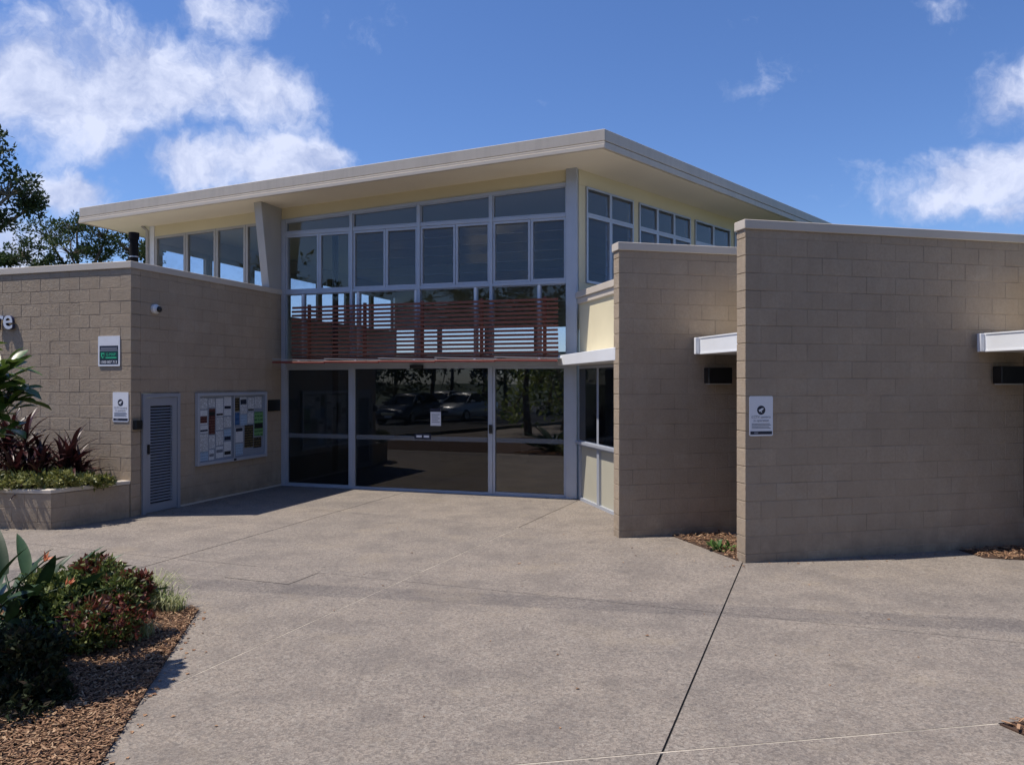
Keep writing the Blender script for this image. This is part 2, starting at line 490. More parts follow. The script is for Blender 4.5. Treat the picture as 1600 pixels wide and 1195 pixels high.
# ------------------------------------------------------------------ ground
def cut(poly, p, q, gap):
    """split a convex polygon by the line p-q, leaving a joint"""
    d = (Vector(q) - Vector(p)).normalized(); n = Vector((-d.y, d.x))
    out = []
    for sgn in (1, -1):
        r = []
        for i in range(len(poly)):
            a, b = Vector(poly[i]), Vector(poly[(i + 1) % len(poly)])
            da = sgn * (a - Vector(p)).dot(n) - gap / 2; db = sgn * (b - Vector(p)).dot(n) - gap / 2
            if da >= 0: r.append(tuple(a))
            if da * db < 0: r.append(tuple(a + (b - a) * (da / (da - db))))
        if len(r) >= 3: out.append(r)
    return out

structure(MB().prism([(-900, -900), (900, -900), (900, 900), (-900, 900)], -.4, -.13).build('ground', 'lawn'),
          'grassy ground around the building')
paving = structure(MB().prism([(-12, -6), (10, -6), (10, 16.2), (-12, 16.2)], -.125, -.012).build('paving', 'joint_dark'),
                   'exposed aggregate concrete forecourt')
slabs = [[(-11.9, -5.9), (9.9, -5.9), (9.9, 16.1), (-11.9, 16.1)]]
g2 = lambda x, y: tuple(ground(x, y)[:2])
joints_and_shadow_lines = [((2.617, 8.87), (.835, 4.334), .014), ((.065, 4.20), (2.93, 4.70), .013), ((-2.30, 5.30), (.10, 11.07), .012),
          ((-4.07, 8.775), (-2.14, 14.2), .015), ((-1.70, 8.28), (4.03, 6.145), .009), ((-3.65, 12.83), (1.275, 10.5), .007)]  # last two grooves stand in for cast shadow lines of overhead wires
for p, q, gap in joints_and_shadow_lines:
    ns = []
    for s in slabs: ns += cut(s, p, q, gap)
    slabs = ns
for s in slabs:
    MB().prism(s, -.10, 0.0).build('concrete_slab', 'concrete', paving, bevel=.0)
def filler(p, q, w, name, mat):
    p, q = Vector((*p, 0)), Vector((*q, 0))
    d = (q - p).normalized(); f = frame((p.x, p.y, 0), (d.x, d.y))
    MB().box(0, (q - p).length, -w / 2, w / 2, -.05, -.002, f).build(name, mat, paving)
def on(p, q, t): return (p[0] + (q[0] - p[0]) * t, p[1] + (q[1] - p[1]) * t)
filler(on(*joints_and_shadow_lines[1][:2], -1.2), on(*joints_and_shadow_lines[1][:2], 1.0), .012, 'joint_sealant', 'joint_light')
filler(on(*joints_and_shadow_lines[2][:2], -.1), on(*joints_and_shadow_lines[2][:2], 1.0), .011, 'joint_sealant', 'joint_light')
# access cover let into the slab
hc = frame((-3.02, 8.22, 0), (.93, -.36))
cov = MB().box(0, .80, 0, .52, .0005, .0035, hc).build('access_cover', 'concrete', paving)
e = MB()
for b in ((-.005, .805, -.005, 0), (-.005, .805, .52, .525), (-.005, 0, 0, .52), (.80, .805, 0, .52)):
    e.box(*b, .0003, .0018, hc)
e.build('cover_edge', 'joint_dark', cov)

# ------------------------------------------------------------------ building frame of reference
TH = R(17.8)
U = Vector((math.cos(TH), -math.sin(TH))); V = Vector((math.sin(TH), math.cos(TH)))
C0 = Vector((-5.805, 11.90))                 # outer corner of the left wing
G0 = C0 + V * 3.95                           # left end of the glazed front
GL = 5.855                                   # length of the glazed front
FG = frame(G0, U)                            # x along the glazing, y into the building
def a_of(px, b=0.):
    k = (px - 800) / FPX; o = G0 + V * b
    return (k * o.y - o.x) / (U.x - k * U.y)
CR = Vector((1.49, 12.70))                   # roof corner
def soff(x, y): return 5.86 + .05 * ((Vector((x, y)) - CR).dot(U))
def soffa(a, b=0.):
    p = G0 + U * a + V * b; return soff(p.x, p.y)
headz = lambda a: 5.25 + .05 * a
SD = Vector((math.sin(R(40)), math.cos(R(40))))   # direction of the side wall
S0 = G0 + U * (GL + .20)
FS = frame(S0, SD)
WD = Vector((.971, .2385)).normalized()
M0 = Vector((1.409, 10.295)); E0 = Vector((2.649, 8.866))

bld = thing('community_building', (G0.x + 2.8, G0.y, 0), 'taupe block and glass community building with wide tilted roof', 'building')

# ---- block walls, every block a piece of its own
block_cache = {}
def block_mesh(l, th, h):
    k = (round(l, 3), round(th, 3), round(h, 3))
    if k not in block_cache:
        block_cache[k] = MB().box(0, k[0], 0, k[1], 0, k[2]).mesh('block', 'block', bevel=.004)
    return block_cache[k]
def block_wall(org, xd, L, label, parent, th=.19, ztop=3.80, openings=(), cap=True, z0=-.10, capx=(0, 0), name='block_wall', J=.007, shift=0):
    f = frame(org, xd)
    core = MB()
    xs = sorted({0.012, L - .012, *[o[0] for o in openings], *[o[1] for o in openings]})
    for x0, x1 in zip(xs[:-1], xs[1:]):
        zz = z0
        for o in openings:
            if o[0] <= x0 + 1e-4 and o[1] >= x1 - 1e-4: zz = o[3]
        core.box(x0, x1, .0032, th - .0032, zz + .0 if zz > z0 else z0, ztop - .004, f)
    wall = core.build(name, 'mortar', parent)
    if label: wall['label'] = label
    k = 0; z = z0
    while z < ztop - .02:
        h = min(.2, ztop - z)
        x = -.2 if (k + shift) % 2 else 0.
        while x < L - .01:
            spans = [(max(x, 0.), min(x + .4, L))]
            for o in openings:
                if o[2] < z + h - .03 and o[3] > z + .03:
                    ns = []
                    for (p, q) in spans:
                        if q <= o[0] or p >= o[1]: ns.append((p, q))
                        else:
                            if p < o[0]: ns.append((p, o[0]))
                            if q > o[1]: ns.append((o[1], q))
                    spans = ns
            for (p, q) in spans:
                if q - p < .05: continue
                l = q - p - (.0045 if q < L - .001 else 0)
                mw = f @ Matrix.Translation((p, rnd.uniform(-.0013, .0013), z)) @ Matrix.Rotation(R(rnd.uniform(-.15, .15)), 4, 'Z') @ Matrix.Rotation(R(rnd.uniform(-.2, .2)), 4, 'X')
                link('block', block_mesh(l, th, h - J), wall, mw)
            x += .4
        z += .2; k += 1
    if cap:
        MB().box(-.02 + capx[0], L + .02 + capx[1], -.022, th + .022, ztop - .006, ztop + .10, f).build('parapet_cap', 'cap', wall, bevel=.006)
    return wall

LW = 5.8
wall_l = block_wall(C0 - U * LW, U, LW, 'long sunlit block wall left of the entrance', bld)
door_open = (0.02, .84, -1, 1.88)
wall_r = block_wall(C0 + V * .19, V, 3.76, 'shaded block wall holding the notice board', bld, openings=[door_open], capx=(.023, -.02), shift=1)
wall_m = block_wall(M0, WD, 2.2, 'narrow blade wall with a black wall light', bld, shift=1)
wall_e = block_wall(E0, WD, 5.0, 'wide blade wall nearest the camera on the right', bld, capx=(0, .02))

# ---- roof
A0 = CR - U * 10.83
RB = CR + SD * 15.0
LB = A0 + V * 13.2
poly = [tuple(A0), tuple(CR), tuple(RB), tuple(LB)]
roof = MB().prism(poly, lambda x, y: soff(x, y) + .03, lambda x, y: soff(x, y) + .285).build('roof', 'rooftop', bld)
ins = [tuple(A0 + U * .03 + V * .03), tuple(CR - U * .03 + V * .03), tuple(RB - U * .05), tuple(LB + U * .03)]
MB().prism(ins, lambda x, y: soff(x, y), lambda x, y: soff(x, y) + .028).build('soffit', 'soffit', roof)
def edge(p, q, out, lo, hi, t, name, mat, bev=.006):
    d = (q - p).normalized(); n = Vector((d.y, -d.x))   # outward = right of the direction p to q
    pl = [p, q, q + n * t, p + n * t]
    pl = [tuple(x) for x in pl]
    return MB().prism(pl, lambda x, y: soff(x, y) + lo, lambda x, y: soff(x, y) + hi).build(name, mat, roof, bevel=bev)
edge(A0 - U * .03, CR + U * .03, None, .112, .30, .035, 'fascia', 'fascia')
edge(A0 - U * .03, CR + U * .03, None, .060, .100, .045, 'gutter', 'fascia')
edge(A0 - U * .03, CR + U * .03, None, -.012, .055, .060, 'gutter_lip', 'cap')
edge(CR + SD * .0, RB, None, .112, .30, .035, 'fascia', 'fascia')
edge(CR + SD * .0, RB, None, -.010, .104, .028, 'fascia', 'fascia')
edge(LB, A0, None, -.005, .30, .03, 'fascia', 'fascia')

# ---- glazed front
def bar(mb, a0, a1, z0, z1, b0=-.05, b1=.05): mb.box(a0, a1, b0, b1, z0, z1, FG)
def slope_box(mb, a0, a1, zf0, zf1, b0, b1, m=FG):
    z0 = zf0 if callable(zf0) else (lambda a: zf0); z1 = zf1 if callable(zf1) else (lambda a: zf1)
    mb.hexa([(a0, b0, z0(a0)), (a1, b0, z0(a1)), (a1, b1, z0(a1)), (a0, b1, z0(a0)), (a0, b0, z1(a0)), (a1, b0, z1(a1)), (a1, b1, z1(a1)), (a0, b1, z1(a0))], m)
Z_DOOR, Z_T2, Z_T1 = 2.345, 3.83, 5.01
# jamb, corner column, transoms
MB().box(0, .09, -.06, .06, 0, headz(0) + .05, FG).build('jamb', 'silver', bld, bevel=.004)
slope_box(mb := MB(), GL, GL + .20, 0, lambda a: soffa(a) + .005, -.09, .09); mb.build('corner_column', 'silver', bld, bevel=.005)
MB().box(.092, GL - .002, -.055, .055, Z_T2 - .03, Z_T2 + .03, FG).build('transom', 'silver', bld, bevel=.004)
MB().box(.092, GL - .002, -.055, .055, Z_T1 - .03, Z_T1 + .03, FG).build('transom', 'silver', bld, bevel=.004)
MB().box(.092, GL - .002, -.055, .055, Z_DOOR, Z_DOOR + .09, FG).build('transom', 'silver', bld, bevel=.004)
slope_box(mb := MB(), .092, GL - .002, lambda a: headz(a) - .01, lambda a: headz(a) + .05, -.055, .055); mb.build('head_frame', 'silver', bld, bevel=.004)
slope_box(mb := MB(), .0, GL - .002, lambda a: headz(a) + .052, lambda a: soffa(a) + .004, -.035, .06); mb.build('infill_panel', 'cream', bld)
bays = [.09, a_of(551), a_of(656), a_of(768.7), GL]
def window(a0, a1, z0f, z1f, w=.035, mat='glass_upper', m=FG, parent=bld, b0=-.04, b1=.04, blades=0, pane=True, name='window', fmat='silver'):
    z0 = z0f if callable(z0f) else (lambda a: z0f); z1 = z1f if callable(z1f) else (lambda a: z1f)
    fr = MB()
    slope_box(fr, a0, a1, z0, lambda a: z0(a) + w, b0, b1, m)
    slope_box(fr, a0, a1, lambda a: z1(a) - w, z1, b0, b1, m)
    slope_box(fr, a0, a0 + w, lambda a: z0(a) + w + .0005, lambda a: z1(a) - w - .0005, b0, b1, m)
    slope_box(fr, a1 - w, a1, lambda a: z0(a) + w + .0005, lambda a: z1(a) - w - .0005, b0, b1, m)
    wo_ = fr.build(name, fmat, parent)
    if blades:
        za, zb = z0(a0) + w, z1(a0) - w
        p = (zb - za) / blades
        for i in range(blades):
            zc = za + p * (i + .5)
            tm = m @ Matrix.Translation(((a0 + a1) / 2, 0, zc)) @ Matrix.Rotation(R(-rnd.uniform(4.5, 6.0)), 4, 'X')
            hw = (a1 - a0) / 2 - w - .004
            bo = MB().box(-hw, hw, -.003, .003, -p * .54, p * .54, tm).build('louvre_blade', mat, wo_)
            bo.data.materials.append(M['blade_edge'])
            bo.data.polygons[0].material_index = 1; bo.data.polygons[1].material_index = 1
    elif pane:
        pm = MB(); slope_box(pm, a0 + w, a1 - w, lambda a: z0(a) + w, lambda a: z1(a) - w, -.004, .004, m)
        pm.build('pane', mat, wo_)
    return wo_
subs = [a_of(500), a_of(604), a_of(713), a_of(830)]
for i in range(4):
    l = bays[i] + (.03 if i else .003); r = bays[i + 1] - (.03 if i < 3 else .003)
    if i < 3:
        slope_box(mb := MB(), bays[i + 1] - .028, bays[i + 1] + .028, Z_DOOR + .1, lambda a: headz(a) - .012, -.065, .05); mb.build('mullion', 'silver', bld)
    window(l, r, Z_T1 + .032, lambda a: headz(a) - .012, .02, name='highlight_window')
    s = subs[i]
    window(l, s - .004, Z_T2 + .032, Z_T1 - .032, .042, blades=0 if i == 0 else 6, name='louvre_window')
    window(s + .004, r, Z_T2 + .032, Z_T1 - .032, .042, blades=0 if i == 0 else 6, name='louvre_window')
# lower row behind the timber screen
lm = [.09] + [a_of(p) for p in (475, 561, 651, 744, 843)] + [GL]
for i in range(6):
    if i:
        MB().box(lm[i] - .022, lm[i] + .022, -.045, .045, Z_DOOR + .092, Z_T2 - .032, FG).build('mullion', 'white', bld)
    window(lm[i] + (.024 if i else .003), lm[i + 1] - (.024 if i < 5 else .003), Z_DOOR + .092, Z_T2 - .032, .014, 'glass_clear', b0=-.03, b1=.03, name='screen_window')
# doors
dm = [.09, a_of(551.5), a_of(768.5), GL]
labels = ['narrow fixed glass panel left of the entrance door', 'wide sliding glass entrance door', 'fixed glass panel right of the entrance door']
for i, nm in enumerate(('sidelight', 'sliding_door', 'sidelight')):
    l, r = dm[i] + (.03 if i else .003), dm[i + 1] - (.03 if i < 2 else .003)
    w = window(l, r, .012, Z_DOOR - .003, .045 if i != 1 else .03, 'glass_door' if i < 2 else 'glass_side', name=nm); w['label'] = labels[i]
    MB().box(l + .046, r - .046, -.0075, -.0045, .955, 1.04, FG).build('safety_decal', 'decal', w)
    if i < 2:
        MB().box(dm[i + 1] - .028, dm[i + 1] + .028, -.055, .05, .005, Z_DOOR - .003, FG).build('mullion', 'silver', bld)
    if i == 1:
        MB().box(dm[2] - .032, dm[2] + .032, -.085, -.056, 1.12, 1.28, FG).build('door_lock', 'black', w, bevel=.005)
        pa = a_of(681); po = MB().box(pa - .105, pa + .105, -.0095, -.0045, 1.24, 1.56, FG).build('door_poster', 'signwhite', w)
        MB().box(pa - .105, pa + .105, -.0115, -.0097, 1.50, 1.56, FG).build('poster_band', 'navy', w)
        for k in range(5): MB().box(pa - .08, pa + .08 - .03 * (k % 2), -.0115, -.0097, 1.30 + k * .036, 1.312 + k * .036, FG).build('poster_line', 'inkgrey', w)
        pa = a_of(661); MB().box(pa - .17, pa + .17, -.0115, -.0078, .985, 1.085, FG).build('door_strip', 'navy', w)
        for k in (-1, 1): MB().box(pa + k * .075 - .055, pa + k * .075 + .055, -.0135, -.0118, 1.015, 1.055, FG).build('strip_mark', 'signwhite', w)
MB().box(.0, GL + .1, -.11, .06, -.004, .011, FG).build('threshold', 'silver', bld)
sn = a_of(652, -.06); MB().box(sn - .13, sn + .13, -.13, -.057, Z_DOOR - .035, Z_DOOR + .035, FG).build('door_sensor', 'black', bld, bevel=.01)

# ---- tapered fin beside the glazing
fa0, fa1 = -.17, -.004
ft = [(-.10, 3.74), (-.42, 3.90), (-.71, soffa(0, -.71)), (-.0, soffa(0, 0))]
def fin_pts(a): return [(a, .0, 3.74), (a, -.42, 3.74), (a, -.71, soffa(a, -.71) + .002), (a, .0, soffa(a, 0) + .002)]
p, q = fin_pts(fa0), fin_pts(fa1)
MB().hexa([p[1], q[1], q[0], p[0], p[2], q[2], q[3], p[3]], FG).build('fin_pier', 'fin', bld, bevel=.006)

# ---- upper windows left of the fin
LE = -3.19
MB().box(LE - .06, LE + .06, -.06, .06, 3.4, soffa(LE), FG).build('corner_column', 'white', bld, bevel=.004)
MB().tube([(LE - .09, -.08, 3.5), (LE - .09, -.08, soffa(LE) - .10), (LE - .16, -.16, soffa(LE) + .0)], .035, 10, FG).build('downpipe', 'fin', bld, smooth=True)
slope_box(mb := MB(), LE + .062, fa0 - .002, lambda a: headz(a) + .052, lambda a: soffa(a) + .004, -.035, .06); mb.build('infill_panel', 'cream', bld)
MB().box(LE + .062, fa0 - .002, -.05, .06, 3.3, 3.86, FG).build('sill_wall', 'cream', bld)
cl = [LE + .062, a_of(292), a_of(339), a_of(385.5), fa0 - .004]
for i in range(4):
    window(cl[i] + .004, cl[i + 1] - .004, 3.862, lambda a: headz(a) + .05, .05, 'glass_clear', name='clerestory_window', fmat='fin')

# ---- left side wall and back of the hall, with their clerestory lights
FL = frame(G0 + U * LE, V)        # x into the building, y towards the left
DEP = 11.4
zl = lambda x: soffa(LE, x)
MB().box(.07, DEP, -.06, .12, 0, 3.74, FL).build('side_wall', 'interior', bld)
slope_box(mb := MB(), .07, DEP, lambda x: 5.02, lambda x: zl(x) + .01, -.06, .10, FL); mb.build('side_beam', 'interior', bld)
nb = 7
for i in range(nb):
    x0 = .12 + i * (DEP - .2) / nb; x1 = x0 + (DEP - .2) / nb - .02
    window(x0, x1, 3.745, 5.015, .10, 'glass_clear', FL, name='clerestory_window', fmat='fin')
BKL = LE; BKR = GL + .2 + DEP * math.tan(R(22.2))
FBk = frame(G0 + V * DEP, U)
MB().box(BKL, BKR, 0, .15, 0, 2.98, FBk).build('back_wall', 'interior', bld)
slope_box(mb := MB(), BKL, BKR, 3.95, lambda a: soffa(a, DEP) + .01, 0, .15, FBk); mb.build('back_wall', 'interior', bld)
for i in range(8):
    w_ = (BKR - BKL) / 8
    window(BKL + i * w_ + .01, BKL + (i + 1) * w_ - .01, 2.985, 3.945, .07, 'glass_clear', FBk, name='back_window', fmat='fin')
flr = [tuple(G0 + U * LE + V * .1), tuple(G0 + U * (GL + .1) + V * .1), tuple(G0 + V * DEP + U * BKR), tuple(G0 + V * DEP + U * BKL)]
MB().prism(flr, -.11, .004).build('hall_floor', 'floorin', bld)
ic = a_of(524, 2.6)
MB().tube([FG @ Vector((ic, 2.6, 0)), FG @ Vector((ic, 2.6, soffa(ic, 2.6)))], .07, 12).build('hall_post', 'black', bld)
# front lower wall of hall left of the fin, and the left wing's flat roof
MB().box(LE, -.01, .06, .2, 0, 3.30, FG).build('inner_wall', 'interior', bld)
MB().prism([tuple(C0 - U * LW + V * .2), tuple(C0 - U * .2 + V * .2), tuple(G0 - U * .2 - V * .03), tuple(G0 - U * LW - V * .03)], 3.45, 3.55).build('wing_roof', 'rooftop', bld)
# reception counter inside
MB().box(1.2, 3.4, 5.2, 5.8, 0.005, 1.05, FG).build('counter', 'timber', bld, bevel=.01)

# ---- upper side wall on the right
hz = lambda t: 5.535 + .0189 * t
szf = lambda t: 5.825 + .0189 * t + .006
SL = 12.5
slope_box(mb := MB(), .03, SL, lambda t: hz(t) + .02, szf, .0, .12, FS); mb.build('side_wall', 'cream', bld)
MB().box(.03, SL, .0, .12, 3.0, 3.83, FS).build('side_wall', 'cream', bld)
def t_of(px):
    k = (px - 800) / FPX; return (k * S0.y - S0.x) / (SD.x - k * SD.y)
groups = [(915, 952.7, 988.5), (997.5, 1026, 1052, 1077.8), (1085, 1113.6, 1139.7)]
prev = .03
tr = lambda t: 5.05 + .0189 * t
spans = [[t_of(p) for p in g] for g in groups]
spans.append([spans[2][-1] + .25 + i * .95 for i in range(4)])
for g in spans:
    slope_box(mb := MB(), prev, g[0] - .002, 3.832, lambda t: hz(t) + .018, .0, .12, FS); mb.build('wall_pier', 'cream', bld)
    prev = g[-1] + .002
    for x0, x1 in zip(g[:-1], g[1:]):
        window(x0 + .002, x1 - .002, lambda t: tr(t) + .002, lambda t: hz(t) + .018, .035, 'glass_upper', FS, b0=-.03, b1=.06, name='side_window')
        window(x0 + .002, x1 - .002, 3.834, lambda t: tr(t) - .002, .045, 'glass_upper', FS, b0=-.03, b1=.06, name='side_window', blades=7)
slope_box(mb := MB(), prev, SL, 3.832, lambda t: hz(t) + .018, .0, .12, FS); mb.build('wall_pier', 'cream', bld)

# ---- splayed return with the low window, its parapet and the white hoods
RD = Vector((.243, -.97)).normalized()
R0 = S0 + Vector((-.005, -.10))
FR = frame(R0, RD)               # x towards the camera, y into the building
def r_of(px):
    k = (px - 800) / FPX; return (k * R0.y - R0.x) / (RD.x - k * RD.y)
RL = 3.05
MB().box(0, RL, .02, .16, 2.34, 3.42, FR).build('return_wall', 'cream', bld)
MB().box(.0, RL, -.02, .2, 3.42, 3.52, FR).build('return_cap', 'cap', bld, bevel=.006)
MB().box(-.01, RL, -.05, .22, 3.523, 3.63, FR).build('return_cap', 'cap', bld, bevel=.006)
rx = [.02, r_of(934), r_of(934) + .8, r_of(934) + 1.65]
for x0, x1 in zip(rx[:-1], rx[1:]):
    window(x0 + .002, x1 - .002, 1.0, 2.335, .05, 'glass_door', FR, name='return_window', b0=.0, b1=.1)
    pn = window(x0 + .002, x1 - .002, .0, .998, .05, 'cream', FR, name='lower_panel', b0=.0, b1=.1, pane=False)
    MB().box(x0 + .052, x1 - .052, .04, .06, .05, .948, FR).build('panel', 'panel', pn)
MB().box(-.03, rx[-1], -.05, -.001, .985, 1.03, FR).build('sill', 'silver', bld)
MB().box(rx[-1] + .002, RL, .02, .16, -.05, 2.338, FR).build('return_wall', 'cream', bld)
MB().prism([(.80, 13.70), (1.372, 10.42), (1.86, 10.50), (1.22, 13.72)], 2.345, 2.52).build('window_hood', 'white', bld, bevel=.006)
HD = Vector((.2167, -.976)).normalized()
for o, L in ((Vector((2.456, 10.50)), 1.37), (Vector((5.724, 9.66)), 1.6)):
    fh = frame(o, HD)
    MB().box(0, L, 0, .78, 2.425, 2.65, fh).build('window_hood', 'white', bld, bevel=.005)
    for zz in (2.425, 2.632):
        MB().box(.17, L - .01, -.008, -.0005, zz, zz + .018, fh).build('hood_lip', 'white', bld)
    fe = frame(o + HD * .16, (.971, .2385))
    MB().box(-.062, -.003, 0, .05, 2.425, 2.645, fe).build('hood_end', 'white', bld, bevel=.004)
    fr2 = frame(o + Vector((.68, .20)), HD)
    MB().box(0, L - .02, .06, .2, 2.66, 3.5, fr2).build('return_wall', 'cream', bld)
    MB().box(0, L - .02, .06, .2, -.05, .3, fr2).build('return_wall', 'block', bld)
    for k in range(2):
        x0 = .02 + k * (L - .06) / 2
        window(x0, x0 + (L - .06) / 2 - .01, .31, 2.42, .05, 'glass_door', fr2, name='return_window', b0=.06, b1=.14)
# interior blocks of wall behind the low windows so that no daylight leaks in
bk = [tuple(R0 + Vector((.7, .1))), tuple(R0 + Vector((1.9, -2.6))), tuple(R0 + Vector((2.0, -2.6))), tuple(R0 + Vector((.8, .1)))]
MB().prism(bk, 0, 3.4).build('inner_wall', 'interior', bld)
MB().prism([tuple(R0 + Vector((.15, .0))), tuple(M0 + WD * .6 + Vector((0, .25))), tuple(M0 + WD * 6.5 + Vector((0, .3))), tuple(S0 + SD * 7.5)], 3.30, 3.40).build('wing_roof', 'rooftop', bld)

# ---- brown slatted screen in front of the lower windows
SB = -.30
sa0, sa1 = a_of(455, SB), a_of(872, SB)
post_a = [a_of(p, SB) for p in (481, 568, 658, 751, 850)]
scr = MB().box(sa0, sa1, SB + .03, SB + .07, 2.50, 2.545, FG).build('slat_screen', 'slat', bld)
scr['label'] = 'dark red slatted sun screen above the entrance'
for k in range(13):
    z = 2.565 + k * .0765
    d = rnd.uniform(-.004, .004)
    MB().box(sa0 + (.02 if k == 12 else rnd.uniform(0, .012)), sa1 - rnd.uniform(0, .012), SB + d, SB + .028 + d, z, z + .041, FG).build('slat', 'slat', scr)
for pa in post_a:
    MB().box(pa - .028, pa + .028, SB + .030, SB + .075, 2.46, 3.56, FG).build('post', 'slat', scr)
    MB().box(pa - .015, pa + .015, SB + .076, -.06, 3.42, 3.47, FG).build('bracket', 'black', scr)
    MB().box(pa - .015, pa + .015, SB + .076, -.06, 2.52, 2.56, FG).build('bracket', 'black', scr)

# ---- thin canopy under the screen
can = MB().box(a_of(424, -.5), a_of(868, -.5), -.10, -.065, 2.44, 2.50, FG).build('canopy', 'silver', bld)
ca0, ca1 = a_of(428, -.60), a_of(872, -.60)
n = 5; cw = (ca1 - ca0) / n
for i in range(n):
    m = FG @ Matrix.Translation((ca0 + (i + .5) * cw, -.38, 2.475)) @ Matrix.Rotation(R(1.6), 4, 'Y')
    MB().box(-cw * .52, cw * .52, -.24, .27, 0, .012, m).build('canopy_sheet', 'polycarb', can)
    m2 = FG @ Matrix.Translation((ca0 + (i + .5) * cw, -.66, 2.43)) @ Matrix.Rotation(R(.7), 4, 'Y')
    MB().box(-cw * .5, cw * .5, 0, .045, -.018, .018, m2).build('canopy_edge', 'rededge', can, bevel=.004)
for pa in post_a:
    MB().box(pa - .02, pa + .02, -.62, -.07, 2.452, 2.468, FG).build('canopy_arm', 'silver', can)

# ---- louvred service door
FD = frame(C0 + V * .19, V)
d0, d1 = .025, .835
dr = MB()
dr.box(d0, d0 + .06, -.03, .10, 0, 1.875, FD); dr.box(d1 - .06, d1, -.03, .10, 0, 1.875, FD); dr.box(d0 + .0605, d1 - .0605, -.03, .10, 1.815, 1.875, FD)
sdoor = dr.build('service_door', 'doorgrey', bld)
leaf = MB()
leaf.box(d0 + .065, d0 + .165, -.012, .03, .012, 1.81, FD); leaf.box(d1 - .165, d1 - .065, -.012, .03, .012, 1.81, FD)
leaf.box(d0 + .1655, d1 - .1655, -.012, .03, .012, .14, FD); leaf.box(d0 + .1655, d1 - .1655, -.012, .03, 1.68, 1.81, FD)
leaf.build('door_leaf', 'doorgrey', sdoor)
MB().box(d0 + .1, d1 - .1, .045, .06, .02, 1.8, FD).build('door_backing', 'black', sdoor)
nl = 32
for k in range(nl):
    z = .16 + k * (1.67 - .16) / nl
    tm = FD @ Matrix.Translation(((d0 + d1) / 2, .012, z + .018)) @ Matrix.Rotation(R(38), 4, 'X')
    MB().box(-(d1 - d0) / 2 + .166, (d1 - d0) / 2 - .166, -.019, .019, -.002, .002, tm).build('louvre_slat', 'doorgrey', sdoor)
MB().box(d0 + .095, d0 + .125, -.05, -.013, .93, 1.08, FD).build('door_handle', 'black', sdoor, bevel=.006)
# strip of flashing along the wall foot
MB().box(.86, 3.72, -.022, -.002, .0, .028, FD).build('wall_skirting', 'cap', bld)

# ------------------------------------------------------------------ things fixed on the walls
FC = frame(C0, V)       # x along the recess wall, front towards -y... front face at y = 0
# notice board
nbx0, nbx1, nz0, nz1 = 1.40, 3.34, .63, 1.868
nbd = thing('notice_board', FC @ Vector((2.37, -.05, nz0)), 'glazed aluminium notice board covered in paper notices', 'notice board')
fr = MB()
fr.box(nbx0, nbx1, -.07, -.004, nz0, nz0 + .055, FC); fr.box(nbx0, nbx1, -.07, -.004, nz1 - .055, nz1, FC)
fr.box(nbx0, nbx0 + .055, -.07, -.004, nz0 + .0555, nz1 - .0555, FC); fr.box(nbx1 - .055, nbx1, -.07, -.004, nz0 + .0555, nz1 - .0555, FC)
fr.build('frame', 'silver', nbd, bevel=.003)
bkp = MB().box(nbx0 + .056, nbx1 - .056, -.02, -.005, nz0 + .056, nz1 - .056, FC).build('backing', 'boardback', nbd)
W_, H_ = nbx1 - nbx0, nz1 - nz0
def paper_mat(name, bgc, ink, dens=.5, sc_=60):
    t = NT(name); pos = t.coord()
    sx = t.n('SeparateXYZ'); t.l(pos, sx.inputs[0])
    lines = t.math('GREATER_THAN', t.math('FRACT', t.math('MULTIPLY', sx.outputs['Z'], sc_)), .55)
    words = t.ramp(t.noise(34, 2), .42, .46)
    c = t.mix(t.math('MULTIPLY', t.math('MULTIPLY', lines, words), dens), bgc, ink)
    t.pbr(c, .6); M[name] = t.m
pw = srgb(228, 230, 235)
paper_mat('paper_text', pw, (.05, .05, .06), .7)
paper_mat('paper_green', srgb(120, 170, 110), srgb(50, 90, 50), .8, 14)
paper_mat('paper_blue', srgb(70, 110, 165), srgb(40, 70, 120), .6, 10)
paper_mat('paper_dark', srgb(44, 36, 30), srgb(150, 130, 80), .6, 22)
paper_mat('paper_maroon', srgb(84, 34, 36), srgb(150, 110, 90), .5, 22)
paper_mat('paper_ice', srgb(170, 195, 222), srgb(100, 120, 150), .4, 20)
paper_mat('paper_plain', pw, srgb(150, 152, 160), .35, 30)
